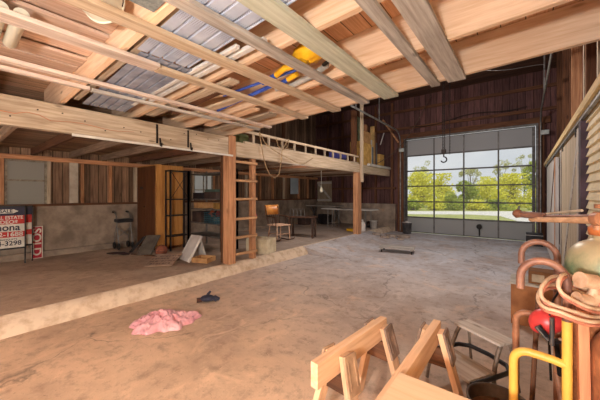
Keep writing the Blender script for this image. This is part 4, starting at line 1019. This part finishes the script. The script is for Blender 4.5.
TG = None
def tank_mat():
    m, t, b = nt('rusty_green_cylinder'); tc = t.nodes.new('ShaderNodeTexCoord').outputs['Object']
    sp = t.nodes.new('ShaderNodeSeparateXYZ'); link(t, tc, sp.inputs[0])
    n1 = noise(t, tc, 5, 7, .7, .5); n2 = noise(t, tc, 22, 6, .7)
    green = mixc(t, ramp(t, n2, [(.4, (0, 0, 0, 1)), (.65, (1, 1, 1, 1))]), lin((92, 116, 86)), lin((128, 142, 104)))
    rust = mixc(t, ramp(t, n2, [(.35, (0, 0, 0, 1)), (.65, (1, 1, 1, 1))]), lin((122, 66, 40)), lin((190, 122, 78)))
    z = mathn(t, 'ADD', sp.outputs[2], mathn(t, 'MULTIPLY', mathn(t, 'SUBTRACT', n1, .5), .35))
    f = ramp(t, mathn(t, 'DIVIDE', z, 1.2), [(.72, (0, 0, 0, 1)), (.80, (1, 1, 1, 1))])
    col = mixc(t, f, rust, green)
    du = ramp(t, mathn(t, 'DIVIDE', z, 1.3), [(.77, (0, 0, 0, 1)), (.86, (1, 1, 1, 1))])
    col = mixc(t, mathn(t, 'MULTIPLY', du, .75), col, lin((204, 178, 140)))
    link(t, col, b.inputs['Base Color']); b.inputs['Roughness'].default_value = .4; b.inputs['Metallic'].default_value = .1
    bump(t, b, n2, .2, .003); return m
tk = thing('gas_cylinder', 'large rusty green gas cylinder with a dusty shoulder standing in the cart', 'cylinder', (.305, 2.0, .121))
pr = [(.001, .0), (.13, .0), (.145, .02), (.147, 1.02)] + [(.147*math.cos(q)**.8 if q < 1.4 else .04, 1.02+.14*math.sin(q)) for q in [math.pi/2*k/10 for k in range(1, 9)]] + [(.045, 1.165), (.045, 1.18), (.001, 1.18)]
MB().lathe((.305, 2.0, .121), pr, 40).build('body', tank_mat(), tk)
ORC = mat('orange_collar', (212, 124, 66), (170, 92, 50), .6, scale=8)
MB().lathe((.305, 2.0, 1.30), [(.001, 0), (.06, 0), (.062, .035), (.045, .05), (.001, .05)], 24).build('collar', ORC, tk)
MB().cyl((.305, 2.0, 1.35), (.305, 2.0, 1.43), .018, n=12).cyl((.27, 2.0, 1.39), (.34, 2.0, 1.39), .014, n=10).build('valve', COP, tk)
MB().cyl((.305, 2.0, 1.43), (.305, 2.0, 1.45), .04, n=10).build('hand_wheel', COP, tk)

# second, smaller rusty cylinder in front (its side fills the frame edge)
t2 = thing('small_gas_cylinder', 'rust-brown smaller gas cylinder in the cart below the brass regulators', 'cylinder', (.33, 1.70+.11, .121))
t2.location = (.325, 1.72, .121)
RST = mat('rust_paint', (196, 128, 84), (112, 62, 42), .6, .2, scale=7, bmp=.3)
MB().lathe((.325, 1.72, .121), [(.001, 0), (.10, 0), (.108, .015), (.108, .72), (.10, .76), (.075, .80), (.03, .83), (.03, .86), (.001, .86)], 36).build('body', RST, t2)

# lumber piece standing between post and cylinder
lean('lumber_piece', 'rough reddish board standing upright behind the yellow cart post', 'board', (.205, 1.70, .122), (.195, 1.735, 1.0), .035, .07, wood('raw_red_lumber', (214, 142, 104), (170, 100, 70), 'z', stain=.2, knots=False), (0, 1, 0), bev=.003)

# regulators and hoses
BRS = mat('dusty_brass', (228, 196, 166), (186, 144, 112), .6, .15, scale=14, bmp=.15)
rg = thing('gas_regulator', 'dusty brass regulator with two round gauges hanging on the rusty cylinder', 'regulator', (.235, 1.64, 1.05))
def rgp(u, v, d=1.19): return at(u, v, d)
for (u, v, r) in ((588, 281, .030), (585, 300, .026)):
    c = rgp(u, v); ax_ = Vector((-.75, -.55, .15)).normalized()
    MB().cyl(c+ax_*.03, c-ax_*.03, r, n=20).cyl(c+ax_*.034, c+ax_*.029, r*1.1, n=20).build('gauge', BRS, rg)
MB().tube([rgp(592, 279), rgp(594, 290), rgp(590, 302), rgp(596, 312)], .016, 10).tube([rgp(590, 296), rgp(604, 300)], .02, 10).build('regulator_body', BRS, rg)
MB().tube([rgp(597, 284), rgp(600, 300), rgp(602, 318)], .018, 10).build('adjusting_screw', mat('salmon_grip', (226, 150, 120), None, .6), rg)
HO = mat('dusty_tan_hose', (216, 186, 156), (180, 142, 112), .6, scale=14, bmp=0)
HR = mat('dusty_red_hose', (200, 128, 102), (160, 92, 72), .6, scale=14, bmp=0)
hs = thing('welding_hose', 'coiled twin tan and red gas hose draped over the cart handles', 'hose', (.1, 1.66, 1.1))
loops = [
 [(556, 276, 1.30), (547, 280, 1.25), (541, 289, 1.22), (543, 299, 1.19), (556, 306, 1.17), (575, 312, 1.15), (592, 317, 1.15), (608, 315, 1.17), (616, 304, 1.22), (604, 297, 1.27), (588, 291, 1.32), (574, 285, 1.35), (564, 279, 1.35)],
 [(550, 285, 1.29), (541, 289, 1.25), (538, 299, 1.21), (544, 307, 1.17), (560, 312, 1.14), (578, 319, 1.12), (596, 322, 1.12), (612, 318, 1.16), (618, 309, 1.22), (600, 300, 1.28), (580, 292, 1.33), (564, 286, 1.34)],
 [(562, 275, 1.23), (558, 284, 1.20), (562, 293, 1.18), (573, 300, 1.16), (588, 307, 1.15), (603, 309, 1.17), (612, 300, 1.22), (596, 294, 1.3), (580, 284, 1.34), (570, 275, 1.33)],
]
def smooth(pts, k=5):
    out = []; n = len(pts)
    for i in range(n):
        a, b, c, d = (Vector(pts[(i+j-1) % n]) for j in range(4))
        for q in range(k):
            s = q/k; out.append(.5*((2*b)+(-a+c)*s+(2*a-5*b+4*c-d)*s*s+(-a+3*b-3*c+d)*s**3))
    return out
for i, lp_ in enumerate(loops):
    w_ = smooth([at(*p) for p in lp_])
    MB().tube(w_, .0075, 8, True).build('tan_hose', HO, hs)
    MB().tube([p+Vector((.004, .003, -.0145)) for p in w_], .0065, 8, True).build('red_hose', HR, hs)

# red lamp hanging inside the cart
rl = thing('red_shop_light', 'red plastic hood with black clamp hanging from the cart under the hoses', 'lamp', (.0, 1.95, 1.0))
REDP = mat('red_plastic', (220, 70, 66), (190, 40, 42), .35, scale=6, bmp=.05)
c = at(548, 324, 1.55)
m_ = MB().sphere((0, 0, 0), .085, 16, (1, .75, .95))
m_.v = [Vector((q.x, q.y, q.z*(1.0 if q.z > 0 else .6))) for q in m_.v]
m_.xf(Matrix.Translation(c) @ Matrix.Rotation(-.5, 4, 'Y')).build('hood', REDP, rl)
MB().tube([at(538, 326, 1.5), at(545, 335, 1.48), at(553, 341, 1.5), at(562, 341, 1.55)], .014, 8).build('clamp_band', BLK, rl)
MB().tube([at(536, 327, 1.5), at(548, 340, 1.47)], .009, 8).tube([at(552, 318, 1.46), at(552, 345, 1.48)], .01, 8).build('clamp_arm', GM, rl)
MB().tube([at(560, 339, 1.5), at(568, 343, 1.45)], .008, 8).build('brass_nozzle', BRS, rl)
MB().tube([at(549, 318, 1.52), at(553, 300, 1.5), at(560, 290, 1.45)], .005, 6).build('hanging_cord', BLK, rl)
MB().tube([at(549, 340, 1.55), at(551, 380, 1.6)], .006, 8).tube([at(556, 340, 1.55), at(560, 375, 1.6)], .012, 8).build('lower_rods', IRON, rl)
tubeobj('steel_rod', [Vector((.02, 2.05, .125)), Vector((.06, 2.1, .95))], .012, DARK('z'), 'thin dark wooden rod standing in the cart', 'rod', 8)

# long handles lying on top of the cylinder
tubeobj('tool_pole', [at(531, 219.5, 2.05), at(565, 220, 1.65), at(612, 220.5, 1.31)], [.016, .017, .02], wood('smooth_handle', (226, 180, 140), (186, 134, 96), 'y', knots=False), 'pale wooden tool handle resting on top of the gas cylinder', 'handle', 12)
tp = thing('tamping_bar', 'dark iron pipe with a rounded knob end lying beside the pale handle', 'pipe', at(545, 216, 1.9))
MB().tube([at(518, 214, 2.12), at(546, 216.5, 1.92)], .024, 12).tube([at(546, 216.5, 1.92), at(612, 216.5, 1.36)], .012, 10).build('pipe_body', DKC, tp)
MB().tube([at(514, 213, 2.14), at(517, 213.5, 2.12), at(521, 214, 2.1)], [.02, .034, .026], 14).build('knob_end', mat('rust_knob', (134, 84, 62), None, .6), tp)
tubeobj('thin_stick', [at(538, 214.5, 2.02), at(582, 210.5, 1.62)], .008, PINE('y'), 'thin yellow stick laid across the dark iron pipe', 'stick', 8)
hh = thing('copper_coupling', 'rusty coupling clamped on the handle ends above the gas cylinder', 'coupling', at(598, 224, 1.36))
MB().cyl(at(596, 219, 1.37), at(603, 219, 1.33), .034, n=14).cyl(at(598, 212, 1.37), at(598, 230, 1.37), .018, n=12).build('clamp', COP, hh)

# ------------------------------------------------------------------ sawhorses and bench board
SH1 = lambda a: wood('sawhorse_lumber', (236, 196, 158), (210, 162, 124), a, stain=.15)
PLY = mat('plywood_gusset', (196, 160, 126), (146, 112, 86), .8, scale=10)
PLG = mat('grey_gusset', (158, 132, 114), (114, 92, 80), .8, scale=10)
def sawhorse(label, x, ya, yb, z, la, lb, rz, g=(PLY, PLG)):
    yc = (ya+yb)/2; s = thing('sawhorse', label, 'sawhorse', (x, yc, 0), rz); L = (yb-ya)/2
    MB().box(-.024, .024, -L, L, z-.135, z).build('top_beam', SH1('y'), s, local=True, bev=.003)
    for i, yl in enumerate((la-yc, lb-yc)):
        dy = -.05 if i == 0 else .05
        for sx in (-1, 1):
            p = Vector((sx*.045, yl, z-.03)); q = Vector((sx*.19, yl+dy, 0.004))
            n_ = Vector((1, 0, .25*sx)).normalized()
            MB().bar(p, q, .082, .036, (sx, 0, .25)).build('leg', SH1('z'), s, local=True, bev=.003)
            d = (q-p).normalized(); off = Vector((sx*.026, 0, .006))
            pl = MB().bar(p+off-d*.005, p+off+d*.20, .108, .016, (sx, 0, .25)).build('gusset', g[i], s, local=True, bev=.003)
            fr = MB()
            o2 = off+Vector((sx*.0085, 0, .002)); sd_ = Vector((0, 1, 0))
            fr.bar(p+o2+d*.025+sd_*.03, p+o2+d*.165+sd_*.03, .008, .005, (sx, 0, .25)).bar(p+o2+d*.025-sd_*.03, p+o2+d*.165-sd_*.03, .008, .005, (sx, 0, .25))
            fr.build('raised_edge', g[i], pl, local=True)
        MB().box(-.085, .085, yl-.01, yl+.01, z-.26, z-.14).build('spreader', DARK('x'), s, local=True)
    return s
sawhorse('wooden sawhorse with raw pine beam standing free of the bench board', -.83, 1.21, 1.98, .62, 1.43, 1.90, math.radians(-5))
sawhorse('wooden sawhorse holding one edge of the plywood bench board', -.482, .80, 2.16, .62, .98, 2.06, 0)
sawhorse('wooden sawhorse underneath the bench board beside the cart', .02, .60, 1.28, .62, .70, 1.15, 0)
bbm = wood('bench_plywood', (242, 206, 168), (226, 182, 140), 'x', stain=.08, knots=False, fine=18)
tag(MB().box(-.474, .12, .62, 1.372, .621, .645).build('bench_board', bbm, None, at0=(-.15, 1.0, .621), bev=.003), 'clean plywood board laid across the sawhorses', 'board')

# ------------------------------------------------------------------ step stool
ss = thing('step_stool', 'two-step stool with worn wooden treads on bent dark steel tube', 'stool', (-.265, 2.70, 0), math.radians(-31))
TRD = wood('worn_tread', (232, 222, 212), (190, 168, 150), 'x', stain=.2)
GT = mat('worn_tube', (160, 144, 130), (110, 94, 82), .5, .3, scale=14)
MB().box(-.195, .195, -.085, .085, .385, .405).build('top_tread', TRD, ss, local=True, bev=.004)
MB().box(-.195, .195, -.40, -.14, .195, .215).build('lower_tread', TRD, ss, local=True, bev=.004)
for x in (-.17, .17):
    MB().tube([(x, -.04, .385), (x*1.03, -.08, .33), (x*1.06, -.12, .24), (x*1.1, -.14, .15), (x*1.12, -.12, .012)], .0155, 10).build('front_leg', GT, ss, local=True)
    MB().tube([(x, .05, .385), (x*1.05, .07, .3), (x*1.15, .12, .012)], .012, 10).build('rear_leg', GT, ss, local=True)
    MB().tube([(x, -.37, .195), (x*1.1, -.39, .012)], .012, 10).build('lower_leg', GT, ss, local=True)
hoop = [(-.215, -.40, .20), (-.22, -.2, .20), (-.21, -.02, .20), (-.15, .05, .20), (0, .07, .20), (.15, .05, .20), (.215, -.02, .20), (.22, -.2, .20), (.215, -.40, .20)]
MB().tube(hoop, .014, 10, flat=1.3).build('frame_hoop', BLK, ss, local=True)
MB().tube([(.12, -.36, .185), (.26, -.30, .2)], .012, 10).build('side_tube', GT, ss, local=True)

# round rimmed pail at the bottom edge
pl_ = thing('round_pan', 'round dark metal tub with rolled rim, half hidden below the yellow frame', 'tub', (-.09, 1.96, 0))
c = (-.115, 1.93, 0)
MB().lathe(c, [(.001, .001), (.125, .001), (.14, .02), (.15, .34), (.158, .35), (.15, .352), (.142, .34), (.132, .04), (.001, .03)], 36).build('tub_wall', mat('dark_pail', (112, 96, 84), (62, 52, 46), .5, .4, scale=8), pl_)
MB().lathe(c, [(.001, .28), (.138, .28), (.138, .25), (.001, .25)], 30).build('wood_filling', mat('sawdust', (168, 116, 76), (120, 78, 50), .9, scale=20), pl_)

# ------------------------------------------------------------------ outdoors
GR = floor_mat('lawn', (178, 176, 92), (170, 172, 96), (118, 128, 62), 0)
struct(MB().box(-90, 60, YF+.12, 120, -.3, -.06).build('floor_lawn', GR))
GRV = mat('pale_gravel', (226, 222, 214), (200, 196, 188), .9, scale=3, bmp=.1)
def gp(u, v): 
    d = (CAM_H+.05)*FPX/(v-HZ); r = (u-300)/FPX*d; return (CC*r-S*d, S*r+CC*d, -.055)
rd = MB(); rd.prism([gp(300, 213.5), gp(470, 214.5), gp(500, 216), gp(520, 222), gp(590, 226), gp(600, 211.5), gp(300, 211.0)], (0, 0, .012))
struct(rd.build('floor_road', GRV))

def leafmat(name, c, c2):
    m, t, b = nt(name); oi = t.nodes.new('ShaderNodeTexCoord').outputs['Object']
    link(t, ramp(t, noise(t, oi, 1.6, 4), [(.35, lin(c2)), (.65, lin(c))]), b.inputs['Base Color']); b.inputs['Roughness'].default_value = .7
    out = t.nodes['Material Output']; tl = t.nodes.new('ShaderNodeBsdfTranslucent'); tl.inputs[0].default_value = lin(c)
    mx = t.nodes.new('ShaderNodeMixShader'); mx.inputs[0].default_value = .45
    link(t, b.outputs[0], mx.inputs[1]); link(t, tl.outputs[0], mx.inputs[2]); link(t, mx.outputs[0], out.inputs[0]); return m
LY = leafmat('yellow_green_leaves', (238, 232, 96), (200, 204, 74))
LG = leafmat('green_leaves', (186, 196, 84), (128, 144, 62))
LS = leafmat('pale_leaves', (206, 204, 150), (160, 162, 116))
def tree(label, u, d, top, wd, lm, nl, base=.0, ls=.16, trunk=True, sparse=False):
    r = (u-300)/FPX*d; x = CC*r-S*d; y = S*r+CC*d
    t_ = thing('leafy_tree' if trunk else 'leafy_shrub', label, 'tree' if trunk else 'shrub', (x, y, -.06), group='trees outside the garage door' if trunk else 'hedge bushes outside the garage door')
    H = CAM_H + (HZ-top)/FPX*d; m_ = MB(); blobs = []
    for k in range(14 if not sparse else 22):
        a = R.uniform(0, 6.28); rr = R.random()**.6; zz = R.uniform(.12, .9)
        blobs.append((x+math.cos(a)*rr*wd*.8*(1.15-zz*.8), y+math.sin(a)*rr*wd*.8*(1.15-zz*.8), base+(H-base)*zz, wd*(.34 if not sparse else .16)*R.uniform(.7, 1.2)))
    for k in range(nl):
        bx_, by_, bz_, br = R.choice(blobs)
        v_ = Vector((R.gauss(0, 1), R.gauss(0, 1), R.gauss(0, 1))).normalized()*br*R.uniform(.55, 1.08)
        c = Vector((bx_, by_, bz_))+v_; c.z = min(max(c.z, -.04), H)
        n_ = Vector((R.gauss(0, 1), R.gauss(0, 1), R.gauss(0, 1))).normalized(); a = n_.orthogonal().normalized()*ls*R.uniform(.6, 1.3); b = n_.cross(a).normalized()*ls*.6
        m_.add([c-a, c+b, c+a, c-b], [(0, 1, 2, 3)])
    m_.build('foliage', lm, t_)
    tm = MB().tube([(x, y, -.06), (x+.1, y, H*.4), (x, y+.1, H*.75)], [.14, .09, .03], 8)
    for k in range(7):
        bq = blobs[k]; tm.tube([(x+.05, y, H*.25+k*.1), ((x+bq[0])/2, (y+bq[1])/2, (H*.4+bq[2])/2), bq[:3]], [.05, .035, .012], 6)
    tm.build('trunk', mat('bark', (120, 108, 96), (84, 74, 64), .9), t_)
spec = [
 ('bright yellow-green tree behind the left column of the garage door panes', 418, 33, 171, 2.6, LY, 2600),
 ('yellow-green rounded tree behind the hook of the chain hoist', 441, 40, 174, 2.9, LY, 2600),
 ('lower green tree between two yellow trees outside the door', 462, 33, 181, 2.0, LG, 2000),
 ('yellow tree seen through the third pane column of the door', 487, 40, 177, 2.7, LY, 2400),
 ('tallest yellow-green tree outside by the sliding door corner', 513, 33, 174, 2.8, LY, 2500),
 ('green tree at the edge of the opening by the sliding door side', 537, 40, 160, 2.8, LG, 2500),
 ('dull green tree beside the loft edge of the opening', 396, 42, 176, 2.4, LG, 2000),
 ('yellow tree outside beyond the siding at the sliding door edge', 566, 33, 168, 2.6, LY, 2000),
]
for s_ in spec: tree(*s_)
for i, (u, top, lab) in enumerate(((500, 158, 'thin pale tall tree with sparse twigs behind the yellow trees'), (422, 160, 'sparse pale tree rising behind the first yellow tree'), (524, 152, 'sparse tall pale tree closest to the sliding door edge'), (470, 165, 'faint sparse tree between the yellow clumps'))):
    tree(lab, u, 52, top, 3.2, LS, 1300, 2, .13, True, True)
for i in range(9):
    u = 392+i*21; tree('low scrubby hedge bush %s' % ['under the dull green tree', 'at the foot of the first yellow tree', 'under the hoist hook', 'at the foot of the lower green tree', 'under the gap between trees', 'at the foot of the third yellow tree', 'under the tallest yellow tree', 'before the edge tree', 'outside past the wall'][i], u, 27.5, 200, 1.25, LG if i % 2 else LY, 900, 0, .12, False)
